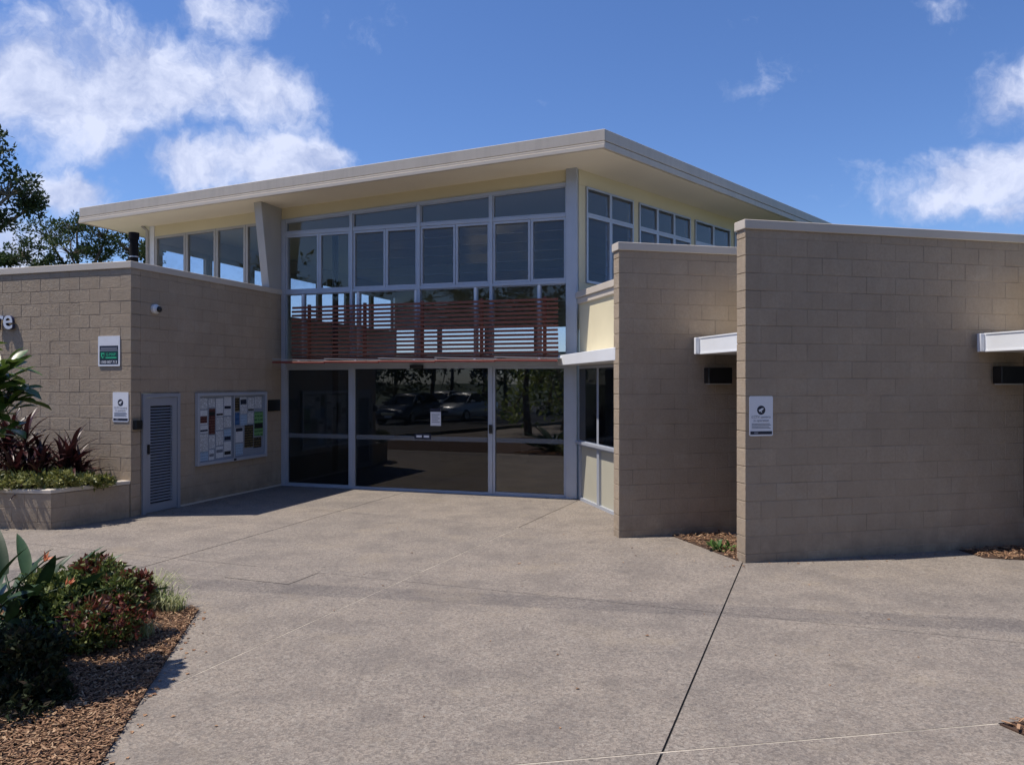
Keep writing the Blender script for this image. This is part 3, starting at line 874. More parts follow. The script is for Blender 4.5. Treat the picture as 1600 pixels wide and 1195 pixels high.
# left, bottom, width, height as fractions of the board, material, dark picture block (fraction from bottom, height)
papers = [(.05, .78, .10, .15, 'paper_text', None), (.05, .56, .10, .20, 'paper_plain', (.1, .5, 'paper_maroon')), (.05, .44, .11, .11, 'paper_plain', (.2, .25, 'navy')),
          (.05, .19, .11, .24, 'paper_text', None), (.05, .06, .11, .12, 'paper_ice', None), (.165, .42, .085, .36, 'paper_maroon', (.72, .16, 'black')),
          (.165, .80, .085, .12, 'paper_text', None), (.17, .22, .08, .18, 'paper_text', None), (.17, .06, .07, .14, 'paper_plain', (.3, .3, 'inkgrey')),
          (.265, .66, .10, .26, 'paper_plain', (.05, .12, 'black')), (.265, .47, .10, .18, 'paper_text', None), (.265, .25, .10, .20, 'paper_text', None), (.265, .07, .10, .16, 'paper_plain', (.45, .3, 'inkgrey')),
          (.375, .67, .10, .27, 'paper_plain', (.35, .16, 'navy')), (.375, .50, .10, .15, 'paper_text', None), (.375, .31, .10, .16, 'paper_ice', (.0, .35, 'navy')), (.375, .08, .10, .21, 'paper_plain', (.1, .25, 'black')),
          (.52, .72, .08, .20, 'paper_dark', None), (.51, .52, .09, .18, 'paper_blue', None), (.61, .68, .10, .25, 'paper_text', (.55, .3, 'navy')), (.61, .51, .10, .16, 'paper_ice', None), (.54, .26, .11, .22, 'paper_plain', (.72, .25, 'navy')),
          (.72, .72, .10, .20, 'paper_text', (.0, .14, 'black')), (.72, .53, .09, .17, 'paper_text', None), (.67, .17, .135, .34, 'paper_dark', None), (.83, .75, .11, .18, 'paper_text', None),
          (.82, .33, .14, .37, 'paper_green', (.30, .22, 'black')), (.81, .15, .125, .16, 'paper_dark', None), (.54, .07, .11, .17, 'paper_ice', None)]
for i, (l, b, w, h, mt, blk) in enumerate(papers):
    x0, z0 = nbx0 + l * W_, nz0 + b * H_
    m = FC @ Matrix.Translation((x0, -.0215 - .0006 * (i % 3), z0)) @ Matrix.Rotation(R(rnd.uniform(-1.2, 1.2)), 4, 'Y')
    p = MB().box(0, w * W_, -.0004, .0, 0, h * H_, m).build('paper', mt, nbd)
    if blk:
        MB().box(.01, w * W_ - .01, -.0012, -.0006, blk[0] * h * H_ + .004, (blk[0] + blk[1]) * h * H_, m).build('print', blk[2], p)
MB().box((nbx0 + nbx1) / 2 - .007, (nbx0 + nbx1) / 2 + .007, -.062, -.045, nz0 + .056, nz1 - .056, FC).build('glass_rail', 'silver', nbd)
for s in (0, 1):
    x0 = nbx0 + .056 + s * (W_ / 2 - .056 + .013); MB().box(x0, x0 + W_ / 2 - .070, -.056, -.052, nz0 + .056, nz1 - .056, FC).build('glass', 'glass_board', nbd)
MB().box((nbx0 + nbx1) / 2 - .03, (nbx0 + nbx1) / 2 + .03, -.08, -.071, nz0 + .012, nz0 + .045, FC).build('lock', 'black', nbd)
# black plaque and little black box
pq = MB().box(3.45, 3.82, -.03, -.004, 1.49, 1.71, FC); pq.box(3.48, 3.79, -.036, -.0305, 1.52, 1.68, FC)
tag(pq.build('wall_plaque', 'black', bevel=.0), 'small black plaque on shaded wall beside the glass entrance', 'plaque')
kb = MB().box(.03, .155, -.07, -.004, 1.33, 1.47, FC); kb.box(.045, .14, -.078, -.0705, 1.345, 1.40, FC)
tag(kb.build('key_box', 'black', bevel=.004), 'small black box on the wall left of louvred door', 'box')
# dome camera
dc = thing('security_camera', FC @ Vector((.47, 0, 3.18)), 'white dome security camera high on the shaded wall', 'camera')
cm = FC @ Matrix.Translation((.47, -.003, 3.21)) @ Matrix.Rotation(R(90), 4, 'X')
MB().lathe([(.075, 0), (.075, .045), (.06, .06)], 20, cm).build('mount', 'white', dc, smooth=False)
MB().tube([FC @ Vector((.47, -.05, 3.21)), FC @ Vector((.475, -.085, 3.205))], [.062, .058], 16).build('housing', 'white', dc, smooth=False)
MB().lathe([(.05, 0), (.047, .02), (.036, .037), (.018, .048), (.002, .05)], 20, FC @ Matrix.Translation((.476, -.0855, 3.203)) @ Matrix.Rotation(R(78), 4, 'X')).build('lens_dome', 'black', dc, smooth=True)

# signs: a plate with print standing a little proud
def sign_text(txt, size, mat, x, z, fm, parent, y=-.0105, bold=0.):
    me = text_mesh(txt, size, mat, .0003, bold=bold)
    link('lettering', me, parent, fm @ Matrix.Translation((x, y, z)) @ Matrix.Rotation(R(90), 4, 'X'))
def disc(fm, x, z, r, y, mat, name, parent, n=24):
    m = fm @ Matrix.Translation((x, y, z)) @ Matrix.Rotation(R(90), 4, 'X')
    return MB().lathe([(r, 0), (r, .001)], n, m).build(name, mat, parent)
def plate(fm, x0, x1, z0, z1, mat, parent, r=.018, y0=-.008, y1=-.002, name='plate'):
    pts = []
    for cx, cz, a in ((x1 - r, z1 - r, 0), (x0 + r, z1 - r, 90), (x0 + r, z0 + r, 180), (x1 - r, z0 + r, 270)):
        for k in range(4): pts.append((cx + r * math.cos(R(a + k * 30)), cz + r * math.sin(R(a + k * 30))))
    m = fm @ Matrix(((1, 0, 0, 0), (0, 0, -1, 0), (0, 1, 0, 0), (0, 0, 0, 1)))
    return MB().prism(pts, -y1, -y0, m).build(name, mat, parent)
def cctv_sign(fm, x0, z0, label, grp):
    w, h = .30, .455
    s = thing('camera_notice_sign', fm @ Vector((x0 + w / 2, 0, z0)), label, 'sign', grp)
    plate(fm, x0, x0 + w, z0, z0 + h, 'signwhite', s)
    cx, cz = x0 + w / 2, z0 + .295
    disc(fm, cx, cz, .052, -.0085, 'navy', 'emblem', s)
    m = fm @ Matrix.Translation((cx, -.0108, cz)) @ Matrix.Rotation(R(-28), 4, 'Y')
    MB().box(-.03, .022, 0, .0008, -.008, .016, m).box(.023, .034, 0, .0008, -.003, .011, m).box(-.012, -.002, 0, .0008, -.026, -.0085, m).build('emblem_camera', 'signwhite', s)
    sign_text('CCTV cameras', .040, 'inkgrey', cx, z0 + .205, fm, s)
    sign_text('in operation', .040, 'inkgrey', cx, z0 + .165, fm, s)
    for k, ww in enumerate((.24, .22, .245, .23)):
        MB().box(cx - .12, cx - .12 + ww, -.0095, -.0085, z0 + .085 + .017 * k, z0 + .0925 + .017 * k, fm).build('print_line', 'inkgrey', s)
    MB().box(x0 + .012, x0 + w - .012, -.0095, -.0085, z0 + .018, z0 + .055, fm).build('print_band', 'navy', s)
    MB().box(x0 + .06, x0 + .11, -.0108, -.0098, z0 + .026, z0 + .046, fm).build('print_mark', 'inkgrey', s)
FW = frame(C0 - U * LW, U)
FE = frame(E0, WD)
cctv_sign(FW, LW - .345, 1.447, 'white camera notice with navy round emblem, on sunlit wall near the corner', 'camera notice signs')
sx0 = None
def e_of(px):
    k = (px - 800) / FPX; return (k * E0.y - E0.x) / (WD.x - k * WD.y)
cctv_sign(FE, e_of(1170.3), 1.44, 'white camera notice with navy round emblem, on right wall near its end', 'camera notice signs')
sg = thing('security_sign', FW @ Vector((LW - .42, 0, 2.3)), 'white framed navy and green security sign high on sunlit wall', 'sign')
x0, x1, z0, z1 = LW - .625, LW - .205, 2.30, 2.765
plate(FW, x0, x1, z0, z1, 'signwhite', sg, .015, -.012)
MB().box(x0 + .03, x1 - .03, -.0135, -.0122, z0 + .03, z0 + .315, FW).build('print_panel', 'navy', sg)
MB().box(x0 + .03, x1 - .03, -.0148, -.0137, z0 + .105, z0 + .225, FW).build('print_band', 'signteal', sg)
MB().box(x0 + .055, x1 - .05, -.0148, -.0137, z0 + .262, z0 + .285, FW).build('print_line', 'inkgrey', sg)
MB().box(x0 + .035, x1 - .035, -.0148, -.0137, z0 + .233, z0 + .252, FW).build('print_line', 'inkgrey', sg)
sh = [(-.032, .04), (-.032, -.005), (0, -.048), (.032, -.005), (.032, .04)]
mS = FW @ Matrix.Translation((x0 + .095, -.0165, z0 + .165)) @ Matrix.Rotation(R(90), 4, 'X')
MB().prism(sh, 0, .001, mS).build('shield', 'signgreen', sg)
MB().prism([(a * .55 + .006, b * .55) for a, b in sh], .0012, .002, mS).build('shield_inner', 'signteal', sg)
sign_text('G-MAP', .062, 'signgreen', x0 + .25, z0 + .160, FW, sg, -.0153)
MB().box(x0 + .15, x1 - .06, -.0160, -.0150, z0 + .122, z0 + .140, FW).build('print_line', 'signgreen', sg)
sign_text('1300 007 713', .058, 'signwhite', (x0 + x1) / 2, z0 + .046, FW, sg, -.0148, bold=.0008)
# raised letters at the end of the building name
lt = thing('wall_lettering', FW @ Vector((LW - 2.5, 0, 2.91)), 'raised silver letters r and e on sunlit wall at the left', 'lettering')
for ch, tpx in (('r', 4.5), ('e', 18)):
    k = (tpx - 800) / FPX
    t = -((k * C0.y - C0.x) / (U.x - k * U.y))
    me = text_mesh(ch, .46, 'letterside', .022, bold=.006)
    link('letter', me, lt, FW @ Matrix.Translation((LW - t, -.045, 2.915)) @ Matrix.Rotation(R(90), 4, 'X'))
    me = text_mesh(ch, .46, 'letter', .001, bold=.004)
    link('letter_face', me, lt, FW @ Matrix.Translation((LW - t, -.0685, 2.915)) @ Matrix.Rotation(R(90), 4, 'X'))
# black wall lights under the hoods
FM = frame(M0, WD)
def m_of(px, o=M0):
    k = (px - 800) / FPX; return (k * o.y - o.x) / (WD.x - k * WD.y)
for fm, x, lab in ((FM, m_of(1117), 'black box wall light under the small white hood, between the two blade walls'),
                   (FE, m_of(1566, E0), 'black box wall light under the white hood at the far right')):
    wlt = thing('wall_light', fm @ Vector((x, 0, 2.05)), lab, 'wall light', 'black wall lights')
    MB().box(x - .18, x + .17, -.17, -.03, 2.035, 2.25, fm).build('housing', 'black', wlt, bevel=.008)
    MB().box(x - .06, x + .06, -.029, -.002, 2.07, 2.2, fm).build('back_plate', 'black', wlt)
    MB().box(x - .16, x + .16, -.145, -.045, 2.024, 2.0345, fm).build('lens', 'lens', wlt)
# vent pipe on the wing roof
vp = thing('vent_pipe', (-6.27, 12.95, 3.55), 'black vent pipe rising behind the left parapet', 'pipe')
MB().tube([(-6.27, 12.95, 3.551), (-6.27, 12.95, 4.42)], .068, 20).build('pipe', 'blackpipe', vp)
MB().tube([(-6.27, 12.95, 4.421), (-6.27, 12.95, 4.53)], .082, 20).build('cowl', 'blackpipe', vp)
MB().tube([(-6.27, 12.95, 4.12), (-6.27, 12.95, 4.14)], .0705, 20).build('band', 'silver', vp)

# ------------------------------------------------------------------ planter against the left wall
PK = Vector((-6.417, 10.87))
pd1 = (C0 + Vector((-.02, -.01)) - PK).normalized()
pd2 = Vector((.991, -.129)).normalized()
pl = thing('planter', (PK.x - 1, PK.y + .4, 0), 'low block planter box against the sunlit wall', 'planter')
PLL = 3.2
block_wall(PK - pd2 * PLL, pd2, PLL, None, pl, th=.15, ztop=.50, cap=False, z0=-.1, name='planter_wall')
block_wall(PK + pd1 * .004, pd1, (C0 - PK).length - .02, None, pl, th=.15, ztop=.50, cap=False, z0=-.1, name='planter_wall', shift=1)
cp = MB()
fa, fb_ = frame(PK - pd2 * PLL, pd2), frame(PK, pd1)
n1 = Vector((-pd2.y, pd2.x)); n2 = Vector((-pd1.y, pd1.x))
MB().box(0, PLL - .004, -.010, .165, .50, .555, fa).build('planter_cap', 'cap', pl, bevel=.006)
MB().box(-.012, (C0 - PK).length - .01, -.012, .165, .503, .558, fb_).build('planter_cap', 'cap', pl, bevel=.006)
soilpoly = [tuple(PK - pd2 * PLL + n1 * .16), tuple(PK - pd2 * .2 + n1 * .16), tuple(C0 + Vector((-.22, -.12))), tuple(C0 - U * 3.4 - V * .02)]
MB().prism(soilpoly, -.05, .46).build('planter_soil', 'soil', pl)

# ------------------------------------------------------------------ plants
def leaf_mesh(name, L, W, mat, seg=7, bend=.5, fold=.25, petiole=0., pr=.012, tip=1.0, wave=0., shape='ell'):
    """a leaf growing along +X from the origin, arching down; fold is the V of the blade"""
    mb = MB()
    pts = []
    pos = Vector((0, 0, 0)); ang = R(0)
    tot = petiole + L
    vs, fs = [], []
    if petiole:
        pp = []
        for i in range(5):
            t = i / 4 * petiole
            a = -bend * (t / tot) ** 2 * .5
            pp.append((t, 0, a * t * .8))
        mb.tube(pp, [pr * (1 - .4 * i / 4) for i in range(5)], 5)
        z_off = pp[-1][2]
    else: z_off = 0
    x = petiole; z = z_off
    for i in range(seg + 1):
        s = i / seg
        if shape == 'ell': w = W / 2 * (math.sin(math.pi * min(1, (.06 + .94 * s) ** .8)) ** .8 if s < 1 else 0)
        elif shape == 'strap': w = W / 2 * min(1, .35 + 3.5 * s) * (1 - s ** 3) 
        else: w = W / 2 * (s ** .7) * (1 - s ** 6) * 1.15
        w = max(w, .0012)
        a = -bend * (s ** 1.6) - (.15 * bend if petiole else 0)
        wz = wave * math.sin(s * 9)
        vs += [(x, -w, z + w * fold + wz), (x, 0, z), (x, w, z + w * fold - wz)]
        x += L / seg * math.cos(a); z += L / seg * math.sin(a)
    for i in range(seg):
        b = i * 3
        fs += [(b, b + 1, b + 4, b + 3), (b + 1, b + 2, b + 5, b + 4)]
    mb.add(vs, fs)
    return mb.mesh(name, mat, smooth=True)
def aim(base, az, el, roll=0., s=1.):
    return Matrix.Translation(base) @ Matrix.Rotation(az, 4, 'Z') @ Matrix.Rotation(-el, 4, 'Y') @ Matrix.Rotation(roll, 4, 'X') @ Matrix.Scale(s, 4)

def quads_cloud(pts_fn, n, size, rng, aspect=.45, up=.3, fold=True):
    """n little pointed leaves at the points drawn from pts_fn"""
    vs, fs = [], []
    for _ in range(n):
        p, out = pts_fn()
        d = Vector((rng.gauss(0, 1), rng.gauss(0, 1), rng.gauss(0, 1) + up)).normalized()
        d = (d + out * .6).normalized()
        sdv = d.orthogonal().normalized()
        sdv.rotate(Matrix.Rotation(rng.uniform(0, 6.28), 3, d))
        L = size * rng.uniform(.6, 1.3); w = L * aspect * .5
        nrm_ = d.cross(sdv)
        o = len(vs)
        mid = p + d * L * .45
        vs += [tuple(p), tuple(mid + sdv * w + nrm_ * w * .4), tuple(p + d * L), tuple(mid - sdv * w + nrm_ * w * .4)]
        fs.append((o, o + 1, o + 2, o + 3))
    return vs, fs
def ell_point(c, r, rng, shell=.35):
    while True:
        v = Vector((rng.uniform(-1, 1), rng.uniform(-1, 1), rng.uniform(-1, 1)))
        if shell < v.length <= 1: break
    return Vector((c[0] + v.x * r[0], c[1] + v.y * r[1], c[2] + v.z * r[2])), v.normalized()

def tree(name, label, base, trunk_top, r0, clumps, leaf, mat, bark, seed, tufts=26, per=26, tr=.32, group=None, bentz=.5):
    """clumps: (centre, radii). limbs run from the trunk to every clump; twigs end in leaf tufts"""
    rng = random.Random(seed)
    t = thing(name, base, label, 'tree', group)
    base = Vector(base); top = Vector(trunk_top)
    tb = MB()
    mid = (base + top) / 2 + Vector((rng.uniform(-.3, .3), rng.uniform(-.3, .3), 0))
    tb.tube([base, base + (mid - base) * .5, mid, top], [r0 * 1.2, r0, r0 * .85, r0 * .6], 9)
    vs, fs = [], []
    for (c, r) in clumps:
        c = Vector(c)
        st = mid + (top - mid) * rng.uniform(.3, 1)
        k = st + (c - st) * .55 + Vector((rng.uniform(-.3, .3), rng.uniform(-.3, .3), -abs(c - st).length * .08 if False else -.1 * (c - st).length))
        hub = c - Vector((0, 0, r[2] * .5))
        tb.tube([st, k, hub], [r0 * .42, r0 * .28, r0 * .16], 6)
        for _ in range(tufts):
            p, o = ell_point(c, r, rng, .25)
            m_ = hub + (p - hub) * .5 + Vector((rng.uniform(-.12, .12), rng.uniform(-.12, .12), rng.uniform(-.05, .15)))
            tb.tube([hub, m_, p], [r0 * .10, r0 * .06, r0 * .02], 4, cap=False)
            rr = tr * rng.uniform(.6, 1.25)
            v2, f2 = quads_cloud(lambda: ell_point(p, (rr, rr, rr * .75), rng, .1), int(per * rng.uniform(.6, 1.3)), leaf, rng)
            off = len(vs); vs += v2; fs += [tuple(i + off for i in f) for f in f2]
    tb.build('trunk', bark, t, smooth=True)
    cm_ = MB(); cm_.v = vs; cm_.f = fs
    cm_.build('crown', mat, t)
    return t
def at(px, py, Y): return ((px - 800) * Y / FPX, Y, EYE + (598 - py) * Y / FPX)
def cl_(px, py, Y, rx, rz, ry=None):
    s = FPX / Y; return (at(px, py, Y), (rx / s, (ry or rx) / s, rz / s))
tree('gum_tree', 'tall dark gum tree leaning in at the left edge', (-24.5, 28, -.13), (-23.2, 28, 6.5), .32,
     [cl_(-22, 222, 28, 42, 32), cl_(14, 290, 28, 46, 34), cl_(-50, 300, 27.4, 50, 40), cl_(40, 318, 28.6, 22, 24), cl_(-70, 220, 28.6, 50, 50), cl_(-15, 345, 28, 26, 14)],
     .20, 'tree_leaf', 'barkgrey', 3, tufts=24, per=30, tr=.30)
t2 = [cl_(40, 392, 34, 40, 20), cl_(75, 362, 34.5, 42, 22), cl_(120, 352, 34, 44, 20), cl_(165, 362, 34, 42, 24), cl_(205, 385, 34.6, 40, 24), cl_(110, 388, 33.5, 46, 20), cl_(160, 398, 35, 40, 16), cl_(60, 410, 34, 44, 12), cl_(10, 408, 34, 22, 10), cl_(232, 396, 35, 22, 18)]
tree('pine_tree', 'broad dark pine crown behind the left parapet', (-18.6, 34, -.13), (-18.5, 34, 6.4), .22, t2, .15, 'pine_leaf', 'bark', 11, tufts=24, per=40, tr=.23)

# bird of paradise in the front bed
bed = [(-2.83, 7.05), (-1.50, .9), (-7, .5), (-11.5, 6.2), (-11.5, 9.2), (-6.2, 7.75)]
rng = random.Random(21)
def in_bed(x, y, poly=bed):
    c = False; n_ = len(poly)
    for i in range(n_):
        (x0, y0), (x1, y1) = poly[i], poly[(i + 1) % n_]
        if (y0 > y) != (y1 > y) and x < (x1 - x0) * (y - y0) / (y1 - y0) + x0: c = not c
    return c
structure(MB().prism(bed, -.02, .012).build('garden_bed', 'soil'), 'mulched garden bed in the left foreground')
def mulch(name, poly, n, size, label, seed, z=.012, hmax=.03, dens=None):
    r_ = random.Random(seed); vs, fs = [], []
    xs = [p[0] for p in poly]; ys = [p[1] for p in poly]
    k = 0
    while k < n:
        x, y = r_.uniform(min(xs), max(xs)), r_.uniform(min(ys), max(ys))
        if dens and r_.random() > dens(x, y): continue
        if not in_bed(x, y, poly): continue
        L = size * r_.uniform(.4, 1.5); w = L * r_.uniform(.16, .4); a = r_.uniform(0, 6.28)
        zz = z + r_.uniform(.002, hmax); ti = r_.uniform(-.35, .35)
        c, s = math.cos(a) * L / 2, math.sin(a) * L / 2; cx, sx_ = -math.sin(a) * w / 2, math.cos(a) * w / 2
        h = ti * L / 2; th = .004
        o = len(vs)
        q = [(x - c - cx, y - s - sx_, zz - h), (x + c - cx, y + s - sx_, zz + h), (x + c + cx, y + s + sx_, zz + h), (x - c + cx, y - s + sx_, zz - h)]
        vs += q + [(p[0], p[1], p[2] + th) for p in q]
        fs += [(o + 4, o + 5, o + 6, o + 7), (o, o + 1, o + 5, o + 4), (o + 1, o + 2, o + 6, o + 5), (o + 2, o + 3, o + 7, o + 6), (o + 3, o, o + 4, o + 7)]
        k += 1
    mb = MB(); mb.v = vs; mb.f = fs
    o = mb.build(name, 'mulch'); tag(o, label, 'mulch', kind='stuff'); return o
mulch('bark_mulch', [(-2.81, 7.03), (-1.9, 2.8), (-3.9, 2.8), (-4.9, 7.3)], 36000, .025, 'loose brown bark mulch over the foreground bed', 5)

# far beds at the blade walls
b2 = [g2(1068, 843), g2(1160, 880), tuple(E0 + Vector((-.02, .2))), tuple(E0 + WD * .6 + Vector((0, .23))), tuple(M0 + WD * 1.5 - Vector((0, .0)))]
b2[0] = (M0.x + WD.x * .75 + .0, M0.y + WD.y * .75 - .05)
b2[1] = (E0.x - .05, E0.y + .1)
structure(MB().prism(b2, -.02, .010).build('garden_bed', 'soil'), 'small mulched bed between the two blade walls')
mulch('bark_mulch', b2, 900, .04, 'bark mulch in the gap between the blade walls', 6)
b3 = [tuple(E0 + WD * 2.9 - Vector((0, .02))), tuple(E0 + WD * 2.95 - Vector((0, .45))), (7.4, 8.6), (8.2, 9.4), tuple(E0 + WD * 4.9)]
structure(MB().prism(b3, -.02, .010).build('garden_bed', 'soil'), 'mulched bed at the foot of the right wall')
mulch('bark_mulch', b3, 1500, .045, 'dark bark mulch at the foot of the right wall', 8)
b4 = [tuple(ground(1562, 1133)[:2]), tuple(ground(1606, 1152)[:2]), (3.8, 4.4), (4.6, 4.6), (4.2, 5.0), tuple(ground(1606, 1128)[:2])]
structure(MB().prism(b4, -.02, .010).build('garden_bed', 'soil'), 'corner of a mulched bed at the lower right edge')
mulch('bark_mulch', b4, 500, .04, 'bark mulch at the lower right edge', 9)

st_m = [leaf_mesh('leaf', L, W, 'strelitzia', 9, bend, .35, pet, .013) for L, W, bend, pet in ((.52, .10, .5, .40), (.46, .11, .7, .34), (.56, .095, .35, .44), (.48, .115, .9, .36))]
def strelitzia(name, base, leaves, label, group):
    t = thing(name, base, label, 'plant', group)
    for (mi, dx, dy, az, el, roll, s) in leaves:
        link('leaf', st_m[mi], t, aim(Vector(base) + Vector((dx, dy, 0)), R(az), R(el), R(roll), s))
    return t
lv = []
for k in range(56):
    lv.append((k % 4, rng.uniform(-.25, .25), rng.uniform(-.25, .25), k * 137.5 + rng.uniform(-20, 20), rng.uniform(14, 54), rng.uniform(-60, 60), rng.uniform(.95, 1.25)))
for k in range(26):
    lv.append((k % 4, rng.uniform(-.1, .35), rng.uniform(-.3, .25), rng.uniform(-75, 70), rng.uniform(18, 62), rng.uniform(-70, 70), rng.uniform(.75, 1.05)))
lv += [(0, .15, 0, -30, 30, 30, .9), (2, .1, -.2, -45, 40, -30, .9), (3, .0, -.2, -70, 45, 20, .95), (1, .2, .1, 12, 25, 40, .9), (2, -.1, -.2, -60, 60, 30, 1.), (0, .1, .0, -12, 60, -60, .95), (1, .1, .05, 8, 33, -20, .92), (3, .12, 0, -8, 22, 25, .80), (2, .1, .1, 18, 50, -50, .92), (1, .1, -.05, -20, 40, 40, .85), (3, .05, .1, 30, 30, -30, .85), (0, .1, -.1, -2, 47, 10, .8)]
sb = (-4.08, 6.25, .01)
sp = strelitzia('bird_of_paradise', sb, lv, 'dark green bird of paradise plant with orange flowers in foreground bed', None)
fl_m = leaf_mesh('petal', .13, .035, 'flower', 5, .2, .5)
for (x, y, z) in (at(80, 872, 6.1), at(114, 912, 6.0)):
    fm_ = MB().tube([(sb[0], sb[1], .05), ((sb[0] + x) / 2 - .05, (sb[1] + y) / 2, z * .7), (x - .05, y, z - .02)], [.010, .008, .006], 6).build('flower_stem', 'strelitzia', sp, smooth=True)
    for k in range(7):
        link('petal', fl_m, sp, aim(Vector((x - .05, y, z - .03)), R(rnd.uniform(-70, 70)), R(rnd.uniform(25, 95)), R(rnd.uniform(-90, 90)), rnd.uniform(.45, .75)))

# leafy shrubs built as stems and many leaflets
def shrub(name, label, lumps, leaf, parts, seed, base, aspect=.5, group=None, stems=14, up=.4, shell=.45):
    r_ = random.Random(seed)
    t = thing(name, base, label, 'shrub', group)
    sm = MB()
    for _ in range(stems):
        c, r = r_.choice(lumps); p, o = ell_point(c, r, r_, .0)
        b_ = Vector((c[0] + r_.uniform(-.25, .25) * r[0], c[1] + r_.uniform(-.25, .25) * r[1], base[2]))
        sm.tube([b_, (b_ + p) / 2 + Vector((r_.uniform(-.03, .03), r_.uniform(-.03, .03), 0)), p], [.008, .006, .003], 4, cap=False)
    sm.build('stems', 'bark', t)['kind'] = 'stuff'
    for nm, mt, sel, n in parts:
        vs, fs = [], []
        for li in sel:
            c, r = lumps[li]
            tips = [ell_point(c, r, r_, shell) for _ in range(max(6, int(n / len(sel) / 9)))]
            for p, o in tips:
                v2, f2 = quads_cloud(lambda: (p + Vector((r_.gauss(0, .022), r_.gauss(0, .022), r_.gauss(0, .018))), (o + Vector((0, 0, .3))).normalized()), 9, leaf, r_, aspect, up)
                off = len(vs); vs += v2; fs += [tuple(i + off for i in f) for f in f2]
        mb = MB(); mb.v = vs; mb.f = fs; mb.build(nm, mt, t)
    return t
def lump(px, py, Y, rx, rz, ry=None): return cl_(px, py, Y, rx, rz, ry)
nl_ = [lump(110, 955, 6.1, 60, 48), lump(75, 935, 6.3, 40, 45), lump(150, 905, 6.3, 40, 34), lump(195, 935, 6.2, 38, 42), lump(165, 970, 6.0, 50, 34), lump(125, 990, 5.9, 45, 24), lump(215, 915, 6.25, 18, 18), lump(165, 968, 5.9, 70, 34), lump(150, 890, 6.3, 30, 16)]
shrub('nandina_shrub', 'rounded shrub with mixed green and dark red leaves beside the bird of paradise', nl_, .052,
      [('green_foliage', 'nandina', (0, 1, 2, 4, 5, 3), 8200), ('red_foliage', 'nandina_red', (3, 6, 7, 8, 4), 2300)], 31, (-3.2, 6.1, .012))
r9 = random.Random(5)
dl = [lump(r9.uniform(-30, 78), r9.uniform(1010, 1105), r9.uniform(4.8, 5.3), r9.uniform(14, 30), r9.uniform(12, 30)) for _ in range(12)] + [lump(25, 1040, 5.2, 60, 36), lump(62, 1060, 5.0, 34, 38), lump(20, 1090, 4.8, 60, 44), lump(-30, 1030, 5.2, 60, 46), lump(30, 1015, 5.4, 56, 22)]
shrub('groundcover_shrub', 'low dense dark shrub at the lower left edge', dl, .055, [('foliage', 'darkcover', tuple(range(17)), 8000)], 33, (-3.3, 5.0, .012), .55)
gl_ = [cl_(x, y + 4, Y, rx, rz * .8) for x, y, Y, rx, rz in ((20, 750, 11.1, 26, 12), (60, 748, 11.1, 26, 13), (100, 745, 11.15, 24, 14), (132, 748, 11.3, 20, 10), (158, 748, 11.5, 16, 8), (-20, 748, 11.1, 26, 14), (40, 742, 11.3, 30, 12), (85, 740, 11.4, 30, 12))]
pc = shrub('planter_groundcover', 'yellow green leafy groundcover along the planter edge', gl_, .07, [('foliage', 'cover', tuple(range(8)), 4200)], 35, (-7.0, 11.2, .46), .55, stems=10)

def tuft(name, base, n, L, spread, label, group, mat='grass', seed=1):
    r_ = random.Random(seed); vs, fs = [], []
    for _ in range(n):
        a = r_.uniform(0, 6.28); l = L * r_.uniform(.5, 1.15); b = r_.uniform(.15, 1.0) * spread
        w = .004 * r_.uniform(.7, 1.4)
        p0 = Vector(base) + Vector((r_.gauss(0, .04), r_.gauss(0, .04), 0))
        d = Vector((math.cos(a), math.sin(a), 0)); s_ = Vector((-d.y, d.x, 0)) * w
        pts = [p0, p0 + d * b * l * .35 + Vector((0, 0, l * .6)), p0 + d * b * l * .8 + Vector((0, 0, l * .85)), p0 + d * b * l * 1.2 + Vector((0, 0, l * (.85 - .35 * b)))]
        o = len(vs)
        for i, p in enumerate(pts):
            k = (1, .9, .6, .1)[i]; vs += [tuple(p - s_ * k), tuple(p + s_ * k)]
        fs += [(o + 2 * i, o + 2 * i + 1, o + 2 * i + 3, o + 2 * i + 2) for i in range(3)]
    mb = MB(); mb.v = vs; mb.f = fs
    return tag(mb.build(name, mat), label, 'grass tuft', group)
tg = 'grass tufts in the foreground bed'
for i, (px, py, n, L, lab) in enumerate(((236, 952, 200, .36, 'tall pale grass tuft behind the red shrub'), (272, 958, 130, .17, 'short bright grass tuft at the bed corner'),
                                         (255, 955, 110, .22, 'middle grass tuft between the tall and the corner tufts'), (222, 1000, 110, .17, 'grey green grass tuft in front of the red shrub'))):
    g = ground(px, py); tuft('grass_tuft', (g.x, g.y, .012), n, L, .9, lab, tg, seed=40 + i)

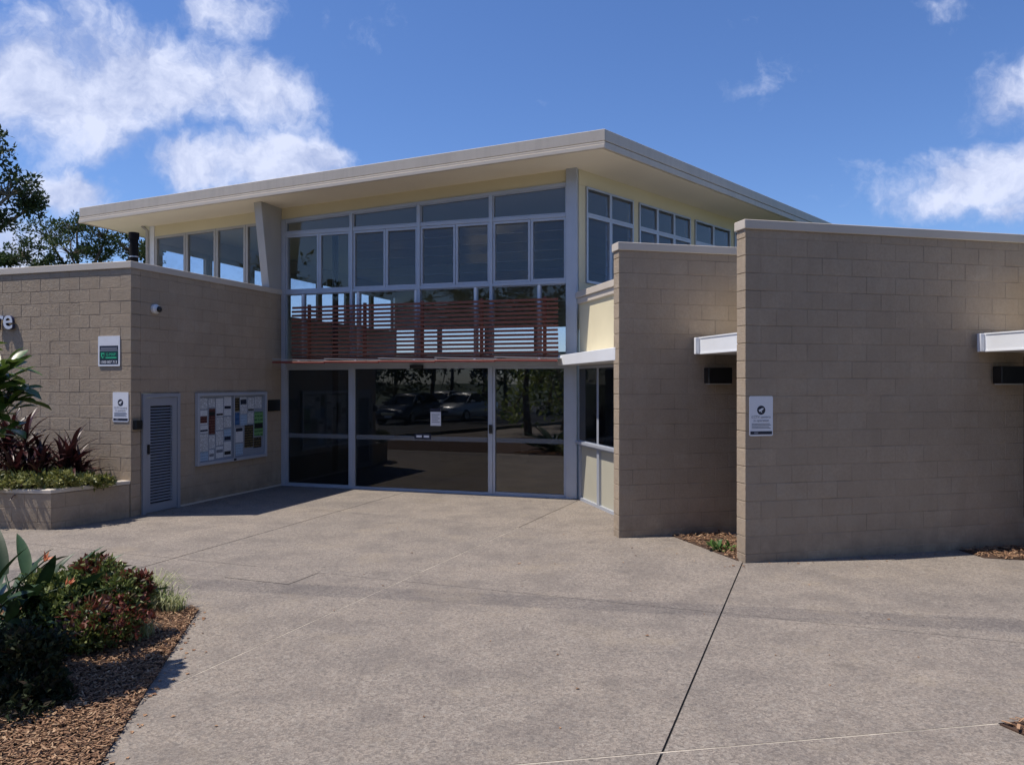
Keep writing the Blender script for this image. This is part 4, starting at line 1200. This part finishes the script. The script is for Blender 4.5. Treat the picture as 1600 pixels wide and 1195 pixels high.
# big-leaved small tree at the left edge
bl_m = [leaf_mesh('leaf', L, W, 'bigleaf', 7, bend, .3, .05, .006, shape='obo') for L, W, bend in ((.25, .115, .5), (.22, .105, .8), (.27, .12, .3))]
bt = thing('frangipani_tree', (-4.35, 5.2, .01), 'small tree with large glossy leaves at the left edge', 'tree')
tb = MB()
tips = []
root = Vector((-4.35, 5.2, .01)); fork = Vector((-4.3, 5.2, 1.15))
tb.tube([root, (root + fork) / 2 + Vector((.03, .02, 0)), fork], [.06, .05, .045], 9)
r_ = random.Random(77)
targets = [at(0, 590, 5.45), at(8, 630, 5.4), at(-14, 610, 5.3), at(-4, 665, 5.4), at(-35, 600, 5.4), (-3.62, 5.15, 2.25), (-3.66, 5.0, 2.1), at(6, 572, 5.5), at(-2, 600, 5.4), at(16, 612, 5.5), at(-60, 560, 5.3), at(-60, 640, 5.3), at(-20, 640, 5.4), (-3.75, 5.2, 2.35), (-3.80, 5.0, 2.0), (-3.95, 4.9, 2.5), (-4.3, 5.2, 2.7), (-4.7, 5.2, 2.6), (-4.9, 5.4, 2.3), (-3.9, 5.35, 1.75), (-4.1, 4.8, 1.8), (-4.55, 5.5, 2.5), (-3.92, 4.75, 1.5), (-4.2, 4.6, 2.2), (-3.82, 5.35, 2.0)]
for tp in targets:
    tp = Vector(tp); md = (fork + tp) / 2 + Vector((r_.uniform(-.08, .08), r_.uniform(-.08, .08), -.08))
    tb.tube([fork, md, tp], [.03, .022, .014], 7)
    for k in range(13):
        link('leaf', bl_m[k % 3], bt, aim(tp - Vector((0, 0, .02 * (k % 4))), R(k * 137.5 + r_.uniform(-15, 15)), R(r_.uniform(-12, 55)), R(r_.uniform(-25, 25)), r_.uniform(.65, .95)))
tb.build('trunk', 'barkgrey', bt, smooth=True)

# cordylines in the planter
co_m = [leaf_mesh('leaf', L, .075, 'cordyline', 7, b, .35, 0, shape='strap') for L, b in ((.62, .9), (.55, .5), (.68, 1.3))]
cg = 'burgundy cordylines in the planter'
for (px, Y, h, n, lab) in ((94, 11.55, .50, 54, 'burgundy cordyline nearest the notice signs, rightmost in planter'), (42, 11.6, .74, 60, 'taller burgundy cordyline in the middle of the planter'),
                           (-12, 11.5, .60, 54, 'burgundy cordyline cut by the left edge of the picture'), (62, 11.35, .30, 48, 'lowest burgundy cordyline at the front of the planter'),
                           (14, 11.75, .80, 60, 'tallest burgundy cordyline, against the wall in the planter'), (116, 11.7, .26, 42, 'short burgundy cordyline against the wall at the planter end'), (24, 11.3, .34, 48, 'low burgundy cordyline behind the groundcover near the left edge')):
    X = (px - 800) * Y / FPX
    c = thing('cordyline', (X, Y, .46), lab, 'plant', cg)
    stm = MB()
    for q in range(3):
        o = Vector((X + r_.uniform(-.13, .13), Y + r_.uniform(-.1, .1), .44)); tp = o + Vector((r_.uniform(-.08, .08), r_.uniform(-.08, .08), h * r_.uniform(.5, 1.1)))
        stm.tube([o, tp], [.018, .012], 6)
        for k in range(n // 3):
            link('leaf', co_m[k % 3], c, aim(tp - Vector((0, 0, .012 * k)), R(k * 137.5 + q * 40), R(86 - k * 5.4 + r_.uniform(-8, 8)), R(r_.uniform(-20, 20)), r_.uniform(.75, 1.05)))
    stm.build('stem', 'bark', c)

# small plant in the gap between the blade walls
gp = ground(1128, 862)
sp_ = thing('small_plant', (gp.x, gp.y, .01), 'small bright green plant in the mulch between blade walls', 'plant')
gm = leaf_mesh('leaf', .11, .05, 'greenplant', 5, .5, .3, .05, .003)
for k in range(34):
    link('leaf', gm, sp_, aim(Vector((gp.x + r_.uniform(-.12, .12), gp.y + r_.uniform(-.08, .08), .015)), R(k * 137.5), R(r_.uniform(10, 75)), 0, r_.uniform(.6, 1.1)))

# ------------------------------------------------------------------ what the entrance glass reflects: car park and trees behind the camera
GN = Vector((-V.x, -V.y))
def mirror(px, Yv):
    p = Vector(((px - 800) * Yv / FPX, Yv)); d = (p - G0).dot(GN)
    return p - GN * 2 * d
structure(MB().prism([(-45, -40), (-12.6, -40), (-12.6, 6), (-45, 6)], -.125, -.02).build('car_park', 'asphalt'), 'asphalt car park left of the forecourt')
structure(MB().prism([(-12.55, -40), (-12.4, -40), (-12.4, 6), (-12.55, 6)], -.125, .10).build('kerb', 'concrete'), 'concrete kerb along the car park')

def carpaint(name, col):
    t = NT(name); p = t.pbr(col, .3, .3, None); p.inputs['Coat Weight'].default_value = 1; p.inputs['Coat Roughness'].default_value = .05; M[name] = t.m
carpaint('car_dark', (.012, .016, .03)); carpaint('car_white', (.75, .76, .78)); carpaint('car_silver', (.4, .41, .43))
def car(loc, heading, mat, label):
    """x forward; built from cross sections along the length"""
    m = Matrix.Translation((loc[0], loc[1], -.02)) @ Matrix.Rotation(heading, 4, 'Z')
    c = thing('parked_car', (loc[0], loc[1], -.02), label, 'car', 'cars parked behind the forecourt')
    def loft(secs):
        mb = MB(); vs, fs = [], []
        for x, zb, zt, wb, wt, rb in secs:
            pr_ = [(-wb, zb + rb), (-wb * .96, zb), (wb * .96, zb), (wb, zb + rb), (wb * 1.0, (zb + zt) / 2), (wt, zt - .06), (wt * .88, zt), (0, zt + .02), (-wt * .88, zt), (-wt, zt - .06), (-wb, (zb + zt) / 2)]
            vs += [(x, y, z) for y, z in pr_]
        n_ = 11
        for i in range(len(secs) - 1):
            for k in range(n_):
                k2 = (k + 1) % n_; fs.append((i * n_ + k, i * n_ + k2, (i + 1) * n_ + k2, (i + 1) * n_ + k))
        fs.append(tuple(range(n_))[::-1]); fs.append(tuple((len(secs) - 1) * n_ + k for k in range(n_)))
        return mb.add(vs, fs, m)
    body = loft([(-2.25, .45, .92, .70, .66, .1), (-2.15, .3, 1.02, .84, .78, .1), (-1.4, .22, 1.06, .90, .82, .1), (0, .2, 1.02, .91, .84, .1), (1.0, .22, 1.0, .90, .82, .1), (1.7, .25, .90, .88, .76, .1), (2.15, .3, .78, .80, .68, .1), (2.28, .4, .68, .66, .6, .1)])
    body.build('body', mat, c, smooth=True)
    cab = loft([(-2.0, 1.0, 1.05, .74, .66, .01), (-1.55, .98, 1.42, .78, .60, .01), (-.8, .96, 1.50, .80, .62, .01), (.1, .96, 1.49, .80, .62, .01), (.55, .96, 1.38, .80, .62, .01), (1.25, .94, 1.0, .78, .70, .01)])
    cab.build('windows', 'glass_car', c, smooth=False)
    loft([(-1.5, 1.43, 1.46, .60, .56, .005), (-.8, 1.49, 1.53, .62, .58, .005), (.1, 1.48, 1.52, .62, .58, .005), (.5, 1.40, 1.43, .60, .56, .005)]).build('roof', mat, c, smooth=True)
    for s_ in (-1, 1):
        MB().tube([(1.2, s_ * .78, .96), (.5, s_ * .64, 1.40)], .03, 6, m).build('pillar', mat, c)
        MB().tube([(-.4, s_ * .82, .96), (-.42, s_ * .66, 1.46)], .03, 6, m).build('pillar', mat, c)
        for x in (-1.4, 1.4):
            w_ = MB().tube([(x, s_ * .70, .32), (x, s_ * .93, .32)], .32, 20, m).build('wheel', 'tyre', c)
            MB().tube([(x, s_ * .90, .32), (x, s_ * .942, .32)], .2, 12, m).build('rim', 'rim', w_)
        MB().box(2.08, 2.27, s_ * .62 - .12, s_ * .62 + .12, .60, .74, m).build('headlight', 'lens', c, bevel=.02)
        MB().box(.75, .95, s_ * .98 - .08, s_ * .98 + .08, 1.0, 1.12, m).build('wing_mirror', mat, c, bevel=.02)
    MB().box(2.2, 2.32, -.35, .35, .46, .6, m).build('grille', 'chrome', c, bevel=.01)
    MB().box(2.30, 2.335, -.18, .18, .36, .45, m).build('number_plate', 'signwhite', c)
    return c
for px, Yv, mt, lab, rot in ((692, 50, 'car_silver', 'silver parked car mirrored small between the dark and the white car', 20), (640, 40, 'car_dark', 'dark parked car mirrored in the entrance glass, left of the white one', 25), (728, 43, 'car_white', 'white parked car mirrored in the entrance glass beside the dark one', 28)):
    p = mirror(px, Yv); h = math.atan2(G0.y - p.y, G0.x + 2 - p.x)
    car((p.x, p.y), h + R(rot), mt, lab)
def bushtree(px, Yv, h, w, label, mat, seed, leaf=.28, trunkh=.4):
    p = mirror(px, Yv); r2 = random.Random(seed)
    cl2 = []
    for k in range(6):
        cl2.append(((p.x + r2.uniform(-.5, .5) * w, p.y + r2.uniform(-.5, .5) * w, h * r2.uniform(trunkh + .05, .88)), (w * .42, w * .42, h * .17)))
    tree('garden_tree', label, (p.x, p.y, -.13), (p.x, p.y, h * .7), .14, cl2, leaf, mat, 'bark', seed, tufts=16, per=20, tr=.5, group='trees behind the forecourt')
bushtree(826, 30, 5.0, 3.2, 'light green garden tree mirrored in the right entrance panel', 'bright_leaf', 51, .26, .1)
bushtree(880, 33, 5.6, 3.6, 'second light green garden tree mirrored at the right door frame', 'bright_leaf', 52, .26, .1)
bushtree(760, 44, 8.0, 6, 'dark tree behind the parked cars, mirrored in the glass', 'tree_leaf', 53, .34, .1)
bushtree(670, 46, 8.0, 6, 'broad dark tree mirrored above the dark car', 'tree_leaf', 54, .34, .1)
bushtree(560, 48, 9.0, 7, 'dark tree mirrored at the left edge of the sliding door', 'tree_leaf', 55, .34, .1)
bushtree(470, 46, 9.0, 7, 'dark tree mirrored in the narrow left panel', 'tree_leaf', 56, .34, .1)

for k, (px, yv) in enumerate(((420, 58), (520, 60), (615, 56), (705, 60), (790, 56), (860, 50), (930, 46), (380, 50), (330, 62))):
    bushtree(px, yv, 8.5 + (k % 3) * 1.2, 8, ('dark tree in the row behind the car park, mirrored in the glass, number %d from the left' % (k + 1)) if False else
             ['dark tree far behind the car park at the left door jamb reflection', 'dark tree far behind, mirrored left of the door mullion', 'dark tree far behind, mirrored right of the door mullion', 'dark tree far behind, mirrored above the white car',
              'dark tree far behind, mirrored at the door lock', 'dark tree far behind, mirrored in the right fixed panel', 'dark tree far behind, mirrored by the corner column', 'dark tree mirrored by the notice board end of the glass', 'dark tree mirrored farthest left in the glass'][k], 'tree_leaf', 60 + k, .4, .02)

# unseen tall trees added around the camera to cut sky light on the walls
for k, (x, y, h, w, lab) in enumerate(((-8, -11, 11, 7, 'unseen tree added behind the camera on the left to block sky light'), (0, -14, 12, 8, 'unseen tree added straight behind the camera to block sky light'), (8, -11, 11, 7, 'unseen tree added behind the camera on the right to block sky light'),
                                       (15, -4, 10, 7, 'unseen tree added beyond the right end of the forecourt to block sky light'), (17, 4, 9, 6, 'unseen tree added far right beside the building to block sky light'))):
    r2 = random.Random(90 + k)
    cl2 = [((x + r2.uniform(-.45, .45) * w, y + r2.uniform(-.45, .45) * w, h * r2.uniform(.3, .88)), (w * .4, w * .4, h * .16)) for _ in range(8)]
    tree('sky_blocker_tree', lab, (x, y, -.13), (x, y, h * .7), .22, cl2, .42, 'tree_leaf', 'bark', 90 + k, tufts=18, per=22, tr=.75, group='unseen trees added to block sky light')

# overhead line that draws its soft shadow across the forecourt
pl_ = thing('power_line', (-26, 12, -.13), 'overhead power line crossing above the forecourt between two poles', 'power line')
ga, gb = Vector((-2.3, 7.65, 0)), Vector((4.24, 6.46, 0))
gd = (gb - ga).normalized(); up_ = SUN_TO * (15.0 / SUN_TO.z)
e0, e1 = ga - gd * 26 + up_, ga + gd * 32 + up_
for k in range(3):
    o_ = Vector((0, .13 * k, 0))
    pts = [e0.lerp(e1, i / 24) + o_ - Vector((0, 0, .9 * (1 - (2 * i / 24 - 1) ** 2))) + Vector((0, 0, .9)) for i in range(25)]
    MB().tube(pts, .015, 6).build('cable', 'rubber', pl_, smooth=True)
for e_ in (e0, e1):
    MB().tube([(e_.x, e_.y + .085, -.2), (e_.x, e_.y + .085, 15.4)], [.2, .14], 12).build('pole', 'timber', pl_, smooth=True)

# dry leaves and chips blown onto the concrete
r5 = random.Random(99); lv_, lf_ = [], []
def litter(x, y, size):
    a = r5.uniform(0, 6.28); L = size * r5.uniform(.5, 1.3); w = L * r5.uniform(.3, .5); c, s_ = math.cos(a), math.sin(a); z = .0025
    o = len(lv_)
    lv_.extend([(x, y, z), (x + c * L * .5 - s_ * w, y + s_ * L * .5 + c * w, z + .008), (x + c * L, y + s_ * L, z + .003), (x + c * L * .5 + s_ * w, y + s_ * L * .5 - c * w, z + .006)])
    lf_.append((o, o + 1, o + 2, o + 3))
for _ in range(70):
    t_ = r5.random(); litter(-2.80 + t_ * .9 + abs(r5.gauss(0, .10)), 6.9 - t_ * 4.0 + r5.gauss(0, .1), .035)
for _ in range(45):
    p = C0 + V * r5.uniform(.3, 3.9) + U * abs(r5.gauss(0, .15)) + U * .04; litter(p.x, p.y, .04)
for _ in range(45):
    p = E0 + WD * r5.uniform(-.3, 3.4) + Vector((0, -.05 - abs(r5.gauss(0, .12)))); litter(p.x, p.y, .035)
for _ in range(50):
    litter(r5.uniform(-3, 5), r5.uniform(4.5, 11), .03)
mb = MB(); mb.v = lv_; mb.f = lf_
tag(mb.build('leaf_litter', 'mulch'), 'scattered dry leaves and bark chips on the concrete', 'litter', kind='stuff')
